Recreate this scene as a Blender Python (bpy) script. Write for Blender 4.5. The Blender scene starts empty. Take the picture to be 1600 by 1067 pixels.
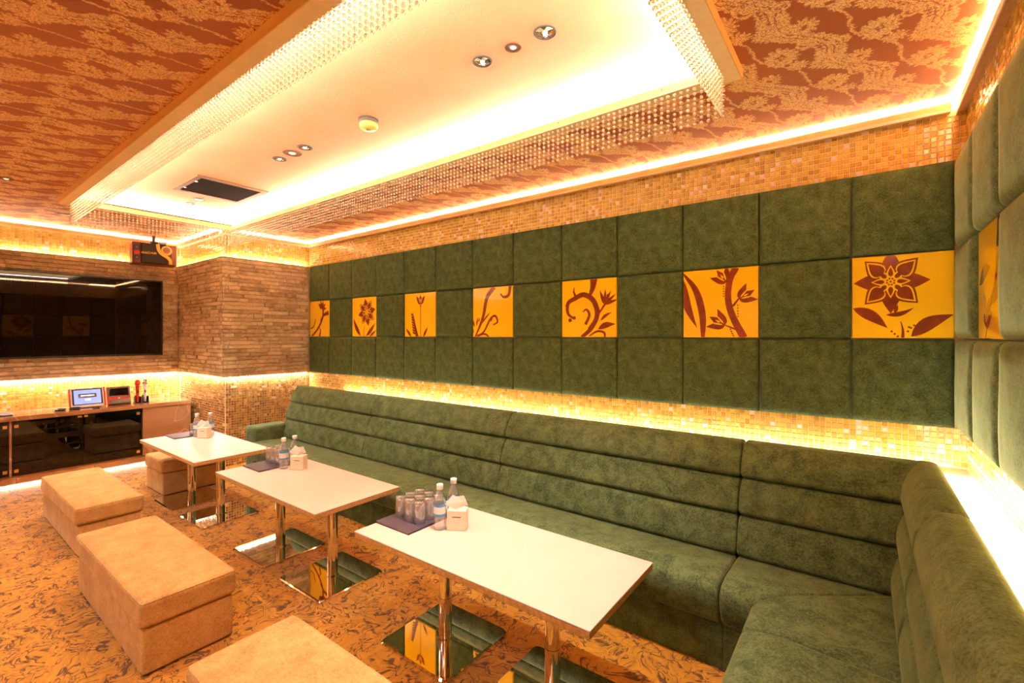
import bpy, bmesh, math, random
from mathutils import Vector, Matrix
random.seed(7)
PI = math.pi
COL = bpy.context.scene.collection
SC = bpy.context.scene

# ---------------------------------------------------------------- camera, world, exposure, lights
TH = 0.6447
cam_d = bpy.data.cameras.new('camera'); cam = bpy.data.objects.new('camera', cam_d); COL.objects.link(cam)
cam.location = (0, 0, 1.41); cam.rotation_euler = (PI/2, 0, TH)
cam_d.sensor_width = 36; cam_d.lens = 726/1600*36; cam_d.shift_y = -9.7/1600; cam_d.clip_start = 0.02
SC.camera = cam
vs = SC.view_settings
vs.view_transform = 'Standard'; vs.look = 'None'; vs.gamma = 1; vs.use_curve_mapping = False
vs.exposure = 1.05
w = bpy.data.worlds.new('world'); SC.world = w; w.use_nodes = True
w.node_tree.nodes['Background'].inputs[0].default_value = (1, .8, .6, 1)
w.node_tree.nodes['Background'].inputs[1].default_value = 0.05

LED = (1.0, .87, .78); LEDW = (1.0, .88, .80); SPOT = (1.0, .90, .86)
def area(name, a, b, width, direction, watts_per_m, color=LED, spread=PI):
    """thin LED strip lamp from a to b, shining along direction"""
    a, b = Vector(a), Vector(b); L = (b-a).length
    l = bpy.data.lights.new(name, 'AREA'); l.shape = 'RECTANGLE'; l.size = L; l.size_y = width
    l.energy = watts_per_m*L; l.color = color; l.spread = spread
    o = bpy.data.objects.new(name, l); COL.objects.link(o)
    x = (b-a).normalized(); z = -Vector(direction).normalized(); y = z.cross(x).normalized()
    o.matrix_world = Matrix.Translation((a+b)/2) @ Matrix((x, y, z)).transposed().to_4x4()
    return o
def spot(name, loc, watts, angle, blend=.6, color=SPOT, aim=(0, 0, -1), r=.03):
    l = bpy.data.lights.new(name, 'SPOT'); l.energy = watts; l.spot_size = angle; l.spot_blend = blend
    l.color = color; l.shadow_soft_size = r
    o = bpy.data.objects.new(name, l); COL.objects.link(o); o.location = loc
    o.rotation_euler = Vector(aim).to_track_quat('-Z', 'Y').to_euler()
YM = 3.095       # mosaic face of the long wall
XR = 0.405       # mosaic face of the right wall
XT = -6.74       # mosaic face of the screen wall
CX0, CY0 = -5.455, 2.135   # mosaic faces of the column
XS, XC, YC = -6.69, -5.41, 2.09   # stone faces: screen wall, column front, column side
ZC, ZT = 2.55, 2.64        # red ceiling, cream tray ceiling
KW = 1.0
def lights():
    u = (0, 0, 1)
    W1 = 19*KW
    # cove strips lying on the ledges, shining at the ceiling
    area('strip_lamp', (CX0+.05, YM-.035, 2.505), (XR-.05, YM-.035, 2.505), .02, u, W1)
    area('strip_lamp', (XR-.016, -2.5, 2.503), (XR-.016, YM-.05, 2.503), .02, u, W1*1.3)
    area('strip_lamp', (XT+.035, -2.5, 2.505), (XT+.035, CY0-.05, 2.505), .02, u, W1*.8)
    area('strip_lamp', (XT+.05, CY0-.035, 2.505), (CX0, CY0-.035, 2.505), .02, u, W1)
    area('strip_lamp', (CX0+.035, CY0, 2.505), (CX0+.035, YM-.05, 2.505), .02, u, W1*.8)
    # stone top uplights and stone bottom downlights
    area('strip_lamp', (XT+.025, -2.5, 2.245), (XT+.025, CY0-.05, 2.245), .012, u, 1.7*KW)
    area('strip_lamp', (XT+.05, CY0-.025, 2.245), (CX0, CY0-.025, 2.245), .012, u, 1.7*KW)
    area('strip_lamp', (CX0+.025, CY0, 2.245), (CX0+.025, YM-.05, 2.245), .012, u, 1.7*KW)
    d = (0, 0, -1)
    area('strip_lamp', (XT+.025, -2.5, .962), (XT+.025, CY0-.05, .962), .012, d, 4.5*KW)
    area('strip_lamp', (XT+.05, CY0-.025, .962), (CX0, CY0-.025, .962), .012, d, 4*KW)
    area('strip_lamp', (CX0+.025, CY0, .962), (CX0+.025, YM-.05, .962), .012, d, 4*KW)
    # behind the sofas
    area('strip_lamp', (-4.7, YM-.04, .772), (XR-.05, YM-.04, .772), .02, (0, .25, 1), 1.0*KW)
    area('strip_lamp', (.285, -1.6, .80), (.285, 2.9, .80), .03, (1, 0, -.45), 3.3*KW)
    # ceiling tray
    a, b, c, e = -5.26, -.465, .872, 2.122
    W2 = 5.2*KW
    area('strip_lamp', (a, e+.02, 2.552), (b, e+.02, 2.552), .025, (0, -.25, 1), W2*.8)
    area('strip_lamp', (a, c-.012, 2.552), (b, c-.012, 2.552), .025, (0, .7, 1), W2*1.25)
    area('strip_lamp', (a-.015, c, 2.552), (a-.015, e, 2.552), .025, (.25, 0, 1), W2*.9)
    area('strip_lamp', (b+.015, c, 2.552), (b+.015, e, 2.552), .025, (-.7, 0, 1), W2*1.1)
    # under the cabinet
    area('strip_lamp', (-6.33, -1, .03), (-6.33, 2.05, .03), .02, (.25, 0, -1), 9*KW)
    # ceiling spots
    for x in (-1.02, -1.18, -1.35): spot('downlight_or_fill_lamp', (x, 1.573, 2.60), 36*KW, 1.15, 1.0)
    for x in (-2.88, -3.05, -3.21): spot('downlight_or_fill_lamp', (x, 1.6, 2.60), 15*KW, 1.9, 1.0)
    for x in (-4.75, -4.92, -5.08): spot('downlight_or_fill_lamp', (x, 1.64, 2.60), 26*KW, 1.15, 1.0)
    # added fill spots, unseen, behind and beside the camera; only one has a fitting
    for x, y in ((-1.2, -.4), (-3.0, -.4), (-4.97, .49), (-1.2, -1.9), (-3.0, -1.9), (-4.97, -1.4)):
        spot('downlight_or_fill_lamp', (x, y, 2.53), 46*KW, 2.6, 1.0, LEDW, r=.06)
lights()

# ---------------------------------------------------------------- node helpers
class E:
    """a value in a node tree that can be used in arithmetic"""
    def __init__(s, nt, v): s.nt, s.v = nt, v
    def _m(s, op, *args):
        n = s.nt.nodes.new('ShaderNodeMath'); n.operation = op
        for i, a in enumerate(args):
            if isinstance(a, E): s.nt.links.new(a.v, n.inputs[i])
            else: n.inputs[i].default_value = a
        return E(s.nt, n.outputs[0])
    def __add__(s, o): return s._m('ADD', s, o)
    __radd__ = __add__
    def __sub__(s, o): return s._m('SUBTRACT', s, o)
    def __rsub__(s, o): return s._m('SUBTRACT', o, s)
    def __mul__(s, o): return s._m('MULTIPLY', s, o)
    __rmul__ = __mul__
    def __truediv__(s, o): return s._m('DIVIDE', s, o)
    def mod(s, o): return s._m('FLOORED_MODULO', s, o)
    def floor(s): return s._m('FLOOR', s)
    def abs(s): return s._m('ABSOLUTE', s)
    def sin(s): return s._m('SINE', s)
    def lt(s, o, soft=.004):   # smooth step: 1 where s < o
        n = s.nt.nodes.new('ShaderNodeMapRange'); n.interpolation_type = 'SMOOTHSTEP'
        s.nt.links.new(s.v, n.inputs['Value'])
        n.inputs['From Min'].default_value = o+soft; n.inputs['From Max'].default_value = o-soft
        return E(s.nt, n.outputs[0])
    def max(s, o): return s._m('MAXIMUM', s, o)
    def min(s, o): return s._m('MINIMUM', s, o)
def hyp(a, b): return a._m('SQRT', a*a+b*b)
def atan2(a, b): return a._m('ARCTAN2', a, b)

def newmat(name):
    m = bpy.data.materials.new(name); m.use_nodes = True
    nt = m.node_tree; b = nt.nodes['Principled BSDF']
    return m, nt, b
def col(c): return (c[0], c[1], c[2], 1)
def noise(nt, scale, detail=4, rough=.55, vec=None, dist=0):
    n = nt.nodes.new('ShaderNodeTexNoise'); n.inputs['Scale'].default_value = scale
    n.inputs['Detail'].default_value = detail; n.inputs['Roughness'].default_value = rough
    n.inputs['Distortion'].default_value = dist
    if vec is not None: nt.links.new(vec, n.inputs['Vector'])
    return n
def coords(nt, scale=None, kind='Object'):
    t = nt.nodes.new('ShaderNodeTexCoord'); v = t.outputs[kind]
    if scale:
        mp = nt.nodes.new('ShaderNodeMapping'); mp.inputs['Scale'].default_value = scale
        nt.links.new(v, mp.inputs[0]); v = mp.outputs[0]
    return v
def ramp(nt, fac, stops):
    r = nt.nodes.new('ShaderNodeValToRGB'); nt.links.new(fac, r.inputs[0])
    el = r.color_ramp.elements
    while len(el) < len(stops): el.new(.5)
    for e, (p, c) in zip(el, stops): e.position = p; e.color = col(c)
    return r.outputs[0]
def mix(nt, fac, a, b, mode='MIX'):
    n = nt.nodes.new('ShaderNodeMix'); n.data_type = 'RGBA'; n.blend_type = mode
    for sock, v in ((n.inputs[0], fac), (n.inputs[6], a), (n.inputs[7], b)):
        if isinstance(v, bpy.types.NodeSocket): nt.links.new(v, sock)
        elif isinstance(v, E): nt.links.new(v.v, sock)
        elif isinstance(v, (int, float)): sock.default_value = v
        else: sock.default_value = col(v)
    return n.outputs[2]
def bump(nt, b, h, strength=.3, dist=.002):
    n = nt.nodes.new('ShaderNodeBump'); n.inputs['Strength'].default_value = strength
    n.inputs['Distance'].default_value = dist
    nt.links.new(h, n.inputs['Height']); nt.links.new(n.outputs[0], b.inputs['Normal'])
def plain(name, c, rough=.5, metal=0, var=.12, scale=30, coat=0, spec=.5, bmp=0, emit=None, es=0, trans=0, ior=1.45):
    m, nt, b = newmat(name)
    n = noise(nt, scale, 3, vec=coords(nt))
    c2 = tuple(min(1, x*(1+var)) for x in c); c1 = tuple(x*(1-var) for x in c)
    nt.links.new(ramp(nt, n.outputs[0], [(.3, c1), (.7, c2)]), b.inputs['Base Color'])
    b.inputs['Roughness'].default_value = rough; b.inputs['Metallic'].default_value = metal
    b.inputs['Coat Weight'].default_value = coat; b.inputs['Specular IOR Level'].default_value = spec
    b.inputs['Transmission Weight'].default_value = trans; b.inputs['IOR'].default_value = ior
    if bmp: bump(nt, b, n.outputs[0], bmp, .001)
    if emit: b.inputs['Emission Color'].default_value = col(emit); b.inputs['Emission Strength'].default_value = es
    return m
def velvet(name, dark, light, sheen, sheen_w=.6, scale=14):
    m, nt, b = newmat(name)
    v = coords(nt)
    n1 = noise(nt, scale, 7, .70, v, .3)
    n2 = noise(nt, 130, 3, .7, v)
    f = E(nt, n1.outputs[0])*.5 + E(nt, n2.outputs[0])*.5
    nt.links.new(ramp(nt, f.v, [(.38, dark), (.60, light)]), b.inputs['Base Color'])
    b.inputs['Roughness'].default_value = .85; b.inputs['Specular IOR Level'].default_value = .2
    b.inputs['Sheen Weight'].default_value = sheen_w; b.inputs['Sheen Roughness'].default_value = .28
    b.inputs['Sheen Tint'].default_value = col(sheen)
    bump(nt, b, f.v, .35, .003)
    return m

M = {}
M['green'] = velvet('green_velvet', (.030, .050, .018), (.125, .180, .078), (.62, .78, .46), .6)
M['green_wall'] = velvet('green_wall_velvet', (.024, .041, .013), (.088, .130, .048), (.62, .80, .46), .65, 18)
M['tan'] = velvet('tan_velvet', (.37, .195, .060), (.60, .35, .13), (1, .75, .45), .25, 9)
M['tabletop'] = plain('cream_laminate', (.68, .53, .43), .33, var=.03, scale=8)
M['plyedge'] = plain('wood_edge', (.55, .30, .10), .5, var=.25, scale=80)
M['chrome'] = plain('chrome', (.86, .84, .80), .04, 1, var=.01)
M['base_chrome'] = plain('mirror_chrome', (.80, .78, .72), .025, 1, var=.01)
M['black'] = plain('black_plastic', (.018, .014, .012), .35, var=.2)
M['dark'] = plain('dark_interior', (.02, .012, .008), .6, var=.2)
M['screen'] = plain('screen_glass', (.006, .0025, .002), .015, var=.1, spec=.3)
M['yellow'] = plain('yellow_glass', (.94, .62, .012), .12, var=.03, coat=.6, scale=6)
M['brown_print'] = plain('brown_print', (.21, .035, .012), .14, var=.25, scale=25, coat=.5)
M['frame'] = plain('cream_frame', (.97, .74, .38), .55, var=.04)
M['oframe'] = plain('amber_board', (.88, .52, .14), .5, var=.04)
M['ledge'] = plain('tan_ledge', (.72, .45, .22), .55, var=.1, scale=60)
M['grout'] = plain('grout', (.92, .76, .52), .8, var=.06, scale=60)
M['shelf'] = plain('white_shelf', (.85, .78, .66), .5, var=.02)
M['white'] = plain('white_plastic', (.80, .78, .74), .35, var=.02)
M['red'] = plain('red_plastic', (.65, .03, .02), .3, var=.05)
M['grey'] = plain('grey_plastic', (.16, .13, .11), .4, var=.1)
M['silver'] = plain('silver_metal', (.6, .58, .55), .25, 1, var=.05)
M['gold'] = plain('gold_metal', (.85, .55, .22), .3, 1, var=.05)
M['menu'] = plain('purple_leatherette', (.065, .045, .062), .45, var=.1, scale=200, bmp=.3)
M['beigewall'] = plain('beige_wallpaper', (.62, .40, .22), .7, var=.08, scale=12)
M['paper'] = plain('tissue_paper', (.90, .84, .76), .9, var=.03)
M['carton'] = plain('cream_carton', (.86, .74, .58), .6, var=.04)
M['blue'] = plain('blue_label', (.10, .32, .62), .4, var=.15, scale=90)
M['bluescreen'] = plain('lit_blue_screen', (.10, .14, .35), .2, var=.3, scale=14, emit=(.22, .28, .65), es=.8)
M['screen_white'] = plain('lit_screen_text', (.8, .85, .9), .3, emit=(.8, .9, 1), es=.9)
M['maroon'] = plain('maroon_plastic', (.16, .03, .02), .45, var=.1)
M['speakeryellow'] = plain('yellow_trim', (.85, .55, .08), .35, var=.06)
M['speakerbrown'] = plain('brown_ribs', (.30, .14, .07), .45, var=.1)
M['speakerblack'] = plain('black_grille', (.018, .012, .008), .6, var=.2, scale=200)
M['cap'] = plain('white_cap', (.88, .86, .82), .35, var=.02)
M['detector'] = plain('yellowed_plastic', (.80, .70, .18), .35, var=.05)
M['lampglow'] = plain('lamp_glow', (1, 1, 1), .3, emit=(1, .85, .68), es=.5)
M['reflector'] = plain('faceted_reflector', (.80, .74, .70), .15, 1, var=.05)
M['stripglow'] = plain('led_tape', (1, 1, 1), .4, emit=(1, .82, .58), es=6)

def crystal():
    m, nt, b = newmat('crystal_bead')
    n = noise(nt, 400, 2, vec=coords(nt))
    nt.links.new(ramp(nt, n.outputs[0], [(.3, (.97, .95, .92)), (.7, (1, .99, .97))]), b.inputs['Base Color'])
    b.inputs['Roughness'].default_value = .08; b.inputs['Transmission Weight'].default_value = .8; b.inputs['IOR'].default_value = 1.5
    return m
M['crystal'] = crystal()
def glassmat(name, tint, rough=.02, k0=.08, k1=.85, milk=0):
    m, nt, b = newmat(name); nt.nodes.remove(b)
    out = nt.nodes['Material Output']
    g = nt.nodes.new('ShaderNodeBsdfGlossy'); g.inputs[1].default_value = rough if 'Roughness' in g.inputs[1].name else 0
    g.inputs['Roughness'].default_value = rough
    t = nt.nodes.new('ShaderNodeBsdfTransparent'); t.inputs[0].default_value = col(tint)
    lw = nt.nodes.new('ShaderNodeLayerWeight'); lw.inputs[0].default_value = .35
    n = noise(nt, 20, 2, vec=coords(nt))
    f = E(nt, lw.outputs['Facing'])*k1 + E(nt, n.outputs[0])*.04 + k0
    ms = nt.nodes.new('ShaderNodeMixShader'); nt.links.new(f.v, ms.inputs[0])
    if milk:
        df = nt.nodes.new('ShaderNodeBsdfDiffuse'); df.inputs[0].default_value = (.95, .93, .9, 1)
        mm = nt.nodes.new('ShaderNodeMixShader'); mm.inputs[0].default_value = milk
        nt.links.new(t.outputs[0], mm.inputs[1]); nt.links.new(df.outputs[0], mm.inputs[2]); t = mm
    nt.links.new(t.outputs[0], ms.inputs[1]); nt.links.new(g.outputs[0], ms.inputs[2])
    nt.links.new(ms.outputs[0], out.inputs[0])
    return m
M['glass'] = glassmat('clear_glass', (.99, .98, .97), .03, milk=.10)
M['water'] = glassmat('clear_plastic', (.97, .965, .96), .08, milk=.12)
M['smoked'] = glassmat('smoked_glass', (.14, .08, .045), .01, .03, .35)

def mosaic_mat(name, stops):
    m, nt, b = newmat(name)
    a = nt.nodes.new('ShaderNodeAttribute'); a.attribute_name = 'tint'
    c = ramp(nt, a.outputs['Fac'], stops)
    n = noise(nt, 90, 3, vec=coords(nt))
    c = mix(nt, .15, c, n.outputs[0], 'OVERLAY')
    nt.links.new(c, b.inputs['Base Color'])
    b.inputs['Roughness'].default_value = .16; b.inputs['Coat Weight'].default_value = .4
    return m
M['mosaic'] = mosaic_mat('amber_glass_mosaic', [(0, (.52, .29, .035)), (.3, (.72, .45, .065)), (.6, (.82, .56, .10)), (.86, (.58, .34, .045)), (.93, (.88, .66, .48)), (1, (.95, .80, .64))])
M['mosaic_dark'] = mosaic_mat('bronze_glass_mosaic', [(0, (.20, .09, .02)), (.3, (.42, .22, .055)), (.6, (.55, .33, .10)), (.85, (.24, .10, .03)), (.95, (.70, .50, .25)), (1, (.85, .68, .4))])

def stone_mat():
    m, nt, b = newmat('split_stone')
    oi = nt.nodes.new('ShaderNodeObjectInfo')
    v = coords(nt, (3, 3, 14), 'Object')
    g = nt.nodes.new('ShaderNodeNewGeometry')
    mp = nt.nodes.new('ShaderNodeMapping'); mp.inputs['Scale'].default_value = (8, 8, 14); nt.links.new(g.outputs['Position'], mp.inputs[0])
    n1 = noise(nt, 1.2, 6, .65, mp.outputs[0], 1.4)
    n2 = noise(nt, 60, 4, .6, g.outputs['Position'])
    f = E(nt, n1.outputs[0])*.60 + E(nt, oi.outputs['Random'])*.24 + E(nt, n2.outputs[0])*.20
    nt.links.new(ramp(nt, f.v, [(.30, (.22, .14, .07)), (.5, (.46, .335, .19)), (.72, (.70, .55, .36))]), b.inputs['Base Color'])
    b.inputs['Roughness'].default_value = .62
    bump(nt, b, f.v, .5, .004)
    return m
M['stone'] = stone_mat()
def marble_mat():
    m, nt, b = newmat('brown_marble')
    v = coords(nt)
    n1 = noise(nt, 2.2, 5, .6, v, .8); n2 = noise(nt, 1.3, 2, .5, v, .5)
    base = ramp(nt, n1.outputs[0], [(.3, (.26, .12, .05)), (.7, (.46, .24, .11))])
    vein = (E(nt, n2.outputs[0]) - .5).abs().lt(.005, .005)
    nt.links.new(mix(nt, vein*.35, base, (.70, .45, .27)), b.inputs['Base Color'])
    b.inputs['Roughness'].default_value = .14
    return m
M['marble'] = marble_mat()

def carpet_mat():
    m, nt, b = newmat('swirl_carpet')
    v = coords(nt)
    warp = noise(nt, 5, 2, .5, v)
    vm = nt.nodes.new('ShaderNodeVectorMath'); vm.operation = 'MULTIPLY_ADD'
    nt.links.new(warp.outputs['Color'], vm.inputs[0]); vm.inputs[1].default_value = (.22, .22, 0); nt.links.new(v, vm.inputs[2])
    def strokes(scale, width, dist):
        n = noise(nt, scale, 1.2, .5, vm.outputs[0], dist)
        return (E(nt, n.outputs[0]) - .5).abs().lt(width*.8, width*.5)
    brk = noise(nt, 14, 2, .5, v)
    s1 = strokes(11, .032, 1.6) * (1-E(nt, brk.outputs[0]).lt(.46, .05))
    s2 = strokes(19, .042, 1.2) * (1-E(nt, noise(nt, 11, 2, .5, vm.outputs[0]).outputs[0]).lt(.52, .04))
    s = s1.max(s2)
    big = noise(nt, 1.6, 3, .5, v); fine = noise(nt, 320, 2, .6, v)
    med = noise(nt, 26, 4, .6, vm.outputs[0], 1.0)
    g = E(nt, big.outputs[0])*.25 + E(nt, fine.outputs[0])*.30 + E(nt, med.outputs[0])*.45
    base = ramp(nt, g.v, [(.36, (.33, .115, .005)), (.60, (.64, .285, .012))])
    c = mix(nt, s*.92, base, (.085, .022, .002))
    nt.links.new(c, b.inputs['Base Color'])
    b.inputs['Roughness'].default_value = .95; b.inputs['Specular IOR Level'].default_value = .1
    b.inputs['Sheen Weight'].default_value = .25
    bump(nt, b, fine.outputs[0], .6, .006)
    return m
M['carpet'] = carpet_mat()

def damask_mat():
    m, nt, b = newmat('damask_wallpaper')
    v = coords(nt)
    w1 = noise(nt, 26, 3, .6, v); w2 = noise(nt, 75, 3, .65, v)
    sp = nt.nodes.new('ShaderNodeSeparateXYZ'); nt.links.new(v, sp.inputs[0])
    s1 = nt.nodes.new('ShaderNodeSeparateColor'); nt.links.new(w1.outputs['Color'], s1.inputs[0])
    s2 = nt.nodes.new('ShaderNodeSeparateColor'); nt.links.new(w2.outputs['Color'], s2.inputs[0])
    X = E(nt, sp.outputs[0]) + (E(nt, s1.outputs[0])-.5)*.030 + (E(nt, s2.outputs[0])-.5)*.026
    Y = E(nt, sp.outputs[1]) + (E(nt, s1.outputs[1])-.5)*.030 + (E(nt, s2.outputs[1])-.5)*.026
    PX, PY = .32, .34
    yy = Y - .055
    row = (yy/PY).floor()
    x = (X + .334 + row*.16 + 10*PX).mod(PX)        # 0..PX
    y = yy - row*PY                                    # 0..PY
    def wrap(a, c, P): return (a - c + P*1.5).mod(P) - P*.5
    def local(cx, cy):
        # nearest lattice copy of a centre inside the sheared cell
        return wrap(x, cx, PX), y - cy
    # leafy flower
    dx, dy = local(.07, .10); r = hyp(dx, dy*.85); a = atan2(dy, dx)
    f1 = (r - (a*7).sin().abs()*.018).lt(.048, .004) * (1 - (r - (a*4).sin()*.004).lt(.016, .003)*(1-r.lt(.008, .002)))
    # second bloom
    dx, dy = local(.22, .235); r2 = hyp(dx*.9, dy); a2 = atan2(dy, dx)
    f2 = (r2 - (a2*9).sin().abs()*.016).lt(.044, .004) * (1 - ((r2-.024).abs()).lt(.003, .002))
    # small ring with a dot
    dx, dy = local(.16, .055); r3 = hyp(dx, dy)
    f3 = ((r3-.026).abs()).lt(.007, .003).max(r3.lt(.010, .003))
    # crescent
    dx, dy = local(.27, .10); r4 = hyp(dx, dy)
    f4 = ((r4-.024).abs()).lt(.009, .003) * (1 - (0-dy).lt(-.018, .003))
    # leafy vine wandering from row to row
    t = y/PY
    xc = t*.16 + (t*2*PI).sin()*.030 + .155
    dv = wrap(x, 0, PX)
    dvx = ((x - xc + PX*2.5).mod(PX) - PX*.5)
    ser = ((y*150).sin().abs())*.014 + ((y*47).sin())*.008
    f5 = (dvx.abs() - ser).lt(.020, .004) * (1 - ((dvx.abs() - .012).abs()).lt(.003, .002))
    xc2 = t*.16 - (t*2*PI).sin()*.022 + .30
    dv2 = ((x - xc2 + PX*2.5).mod(PX) - PX*.5)
    f6 = (dv2.abs()).lt(.006, .003)
    dx, dy = local(.12, .20); r7 = hyp(dx, dy); a7 = atan2(dy, dx)
    f7 = (r7 - (a7*5).sin().abs()*.020).lt(.022, .004)
    dx, dy = local(.005, .27); r8 = hyp(dx, dy*.8); a8 = atan2(dy, dx)
    f8 = (r8 - (a8*6).sin().abs()*.022).lt(.026, .004) * (1 - r8.lt(.010, .003))
    f9 = ((dvx.abs() - .040).abs() - ser*.5).lt(.006, .003)
    fine_ = noise(nt, 95, 2, .6, v); cut = 1 - (E(nt, fine_.outputs[0])-.5).abs().lt(.040, .016)*.8
    f = f1.max(f2).max(f3).max(f4).max(f5).max(f6).max(f7).max(f8).max(f9)*cut
    grain = noise(nt, 260, 2, .5, v)
    k = f * (.72 + E(nt, grain.outputs[0])*.5)
    big = noise(nt, 1.3, 2, .5, v)
    red = ramp(nt, big.outputs[0], [(.35, (.36, .090, .014)), (.65, (.46, .130, .022))])
    c = mix(nt, k.min(1.0), red, (.95, .63, .23))
    nt.links.new(c, b.inputs['Base Color'])
    b.inputs['Roughness'].default_value = .55
    bump(nt, b, f.v, .25, .002)
    return m
M['damask'] = damask_mat()
def tray_mat():
    m, nt, b = newmat('cream_fibre_paper')
    v = coords(nt)
    n1 = noise(nt, 30, 5, .7, v, 2.5); n2 = noise(nt, 3, 3, .5, v)
    nt.links.new(ramp(nt, n2.outputs[0], [(.3, (.86, .58, .32)), (.7, (.90, .63, .36))]), b.inputs['Base Color'])
    b.inputs['Roughness'].default_value = .7
    bump(nt, b, n1.outputs[0], .5, .004)
    return m
M['tray'] = tray_mat()
def grille_mat():
    m, nt, b = newmat('vent_mesh')
    v = coords(nt)
    sp = nt.nodes.new('ShaderNodeSeparateXYZ'); nt.links.new(v, sp.inputs[0])
    X, Y = E(nt, sp.outputs[0]), E(nt, sp.outputs[1])
    g = ((X+Y)*420).sin() * ((X-Y)*420).sin()
    nt.links.new(ramp(nt, g.v, [(.0, (.02, .014, .010)), (.5, (.06, .04, .028))]), b.inputs['Base Color'])
    b.inputs['Roughness'].default_value = .9; b.inputs['Specular IOR Level'].default_value = .05
    return m
M['grille'] = grille_mat()

# ---------------------------------------------------------------- mesh helpers
def link(name, me, mat=None, parent=None, loc=None, rot=None):
    o = bpy.data.objects.new(name, me); COL.objects.link(o)
    if mat is not None and me is not None and len(me.materials) == 0: me.materials.append(mat)
    if parent is not None: o.parent = parent
    if loc is not None: o.location = loc
    if rot is not None: o.rotation_euler = rot
    return o
def mesh(name, V, F, mat, parent=None, smooth=False, loc=None, rot=None, tint=None):
    me = bpy.data.meshes.new(name); me.from_pydata(V, [], F)
    if smooth: me.polygons.foreach_set('use_smooth', [True]*len(F))
    if tint is not None:
        at = me.attributes.new('tint', 'FLOAT', 'FACE'); at.data.foreach_set('value', tint)
    me.update()
    return link(name, me, mat, parent, loc, rot)
def thing(name, label, cat, loc=(0, 0, 0), rotz=0, group=None):
    o = bpy.data.objects.new(name, None); COL.objects.link(o); o.location = loc; o.rotation_euler = (0, 0, rotz)
    o.empty_display_size = .05
    o['label'] = label; o['category'] = cat
    if group: o['group'] = group
    return o
def tag(o, label, cat, group=None, kind=None):
    o['label'] = label; o['category'] = cat
    if group: o['group'] = group
    if kind: o['kind'] = kind
    return o
def copy_thing(root, loc, rotz, label, group=None):
    def cp(o, parent):
        c = o.copy(); COL.objects.link(c); c.parent = parent
        for ch in KIDS.get(o.name, []): cp(ch, c)
        return c
    r = root.copy(); COL.objects.link(r); r.location = loc; r.rotation_euler = (0, 0, rotz)
    r['label'] = label
    if group: r['group'] = group
    for ch in kids(root): 
        c = ch.copy(); COL.objects.link(c); c.parent = r
        for g in kids(ch):
            d = g.copy(); COL.objects.link(d); d.parent = c
    return r
def kids(o): return [c for c in COL.objects if c.parent == o]
KIDS = {}
class MB:
    def __init__(s): s.V = []; s.F = []; s.T = []
    def add(s, V, F, t=0):
        n = len(s.V); s.V += [tuple(v) for v in V]; s.F += [tuple(i+n for i in f) for f in F]; s.T += [t]*len(F); return s
    def box(s, x0, x1, y0, y1, z0, z1, t=0):
        return s.add([(x0, y0, z0), (x1, y0, z0), (x1, y1, z0), (x0, y1, z0), (x0, y0, z1), (x1, y0, z1), (x1, y1, z1), (x0, y1, z1)],
                     [(0, 3, 2, 1), (4, 5, 6, 7), (0, 1, 5, 4), (1, 2, 6, 5), (2, 3, 7, 6), (3, 0, 4, 7)], t)
    def quad(s, a, b, c, d, t=0): return s.add([a, b, c, d], [(0, 1, 2, 3)], t)
    def lathe(s, prof, n=20, c=(0, 0, 0), capb=True, capt=True):
        V = []; F = []
        for r, z in prof:
            for k in range(n):
                a = 2*PI*k/n; V.append((c[0]+r*math.cos(a), c[1]+r*math.sin(a), c[2]+z))
        for i in range(len(prof)-1):
            for k in range(n):
                F.append((i*n+k, i*n+(k+1) % n, (i+1)*n+(k+1) % n, (i+1)*n+k))
        if capb: F.append(tuple(range(n))[::-1])
        if capt: F.append(tuple((len(prof)-1)*n+k for k in range(n)))
        return s.add(V, F)
    def make(s, name, mat, parent=None, smooth=False, loc=None, rot=None, tint=False):
        return mesh(name, s.V, s.F, mat, parent, smooth, loc, rot, s.T if tint else None)
def rbox(name, x0, x1, y0, y1, z0, z1, r, mat, parent=None, seg=3, loc=None, rot=None, only_vertical=False):
    bm = bmesh.new(); bmesh.ops.create_cube(bm, size=1)
    for v in bm.verts:
        v.co = Vector(((x0+x1)/2+v.co.x*(x1-x0), (y0+y1)/2+v.co.y*(y1-y0), (z0+z1)/2+v.co.z*(z1-z0)))
    ed = [e for e in bm.edges if (not only_vertical or abs(e.verts[0].co.z-e.verts[1].co.z) > 1e-6)]
    res = bmesh.ops.bevel(bm, geom=ed, offset=r, segments=seg, affect='EDGES', profile=.5)
    for f in res['faces']: f.smooth = True
    me = bpy.data.meshes.new(name); bm.to_mesh(me); bm.free()
    return link(name, me, mat, parent, loc, rot)
def round_poly(P, r, n=4):
    """closed 2-D polygon with rounded corners; r scalar or list"""
    out = []; N = len(P)
    for i in range(N):
        p0, p1, p2 = Vector(P[i-1]), Vector(P[i]), Vector(P[(i+1) % N])
        rr = r[i] if isinstance(r, (list, tuple)) else r
        a = (p0-p1); b = (p2-p1)
        rr = min(rr, a.length*.49, b.length*.49)
        if rr < 1e-5: out.append(tuple(p1)); continue
        A = p1+a.normalized()*rr; B = p1+b.normalized()*rr
        for k in range(n+1):
            t = k/n; q = A*(1-t)**2 + p1*2*t*(1-t) + B*t*t
            out.append(tuple(q))
    return out
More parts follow.
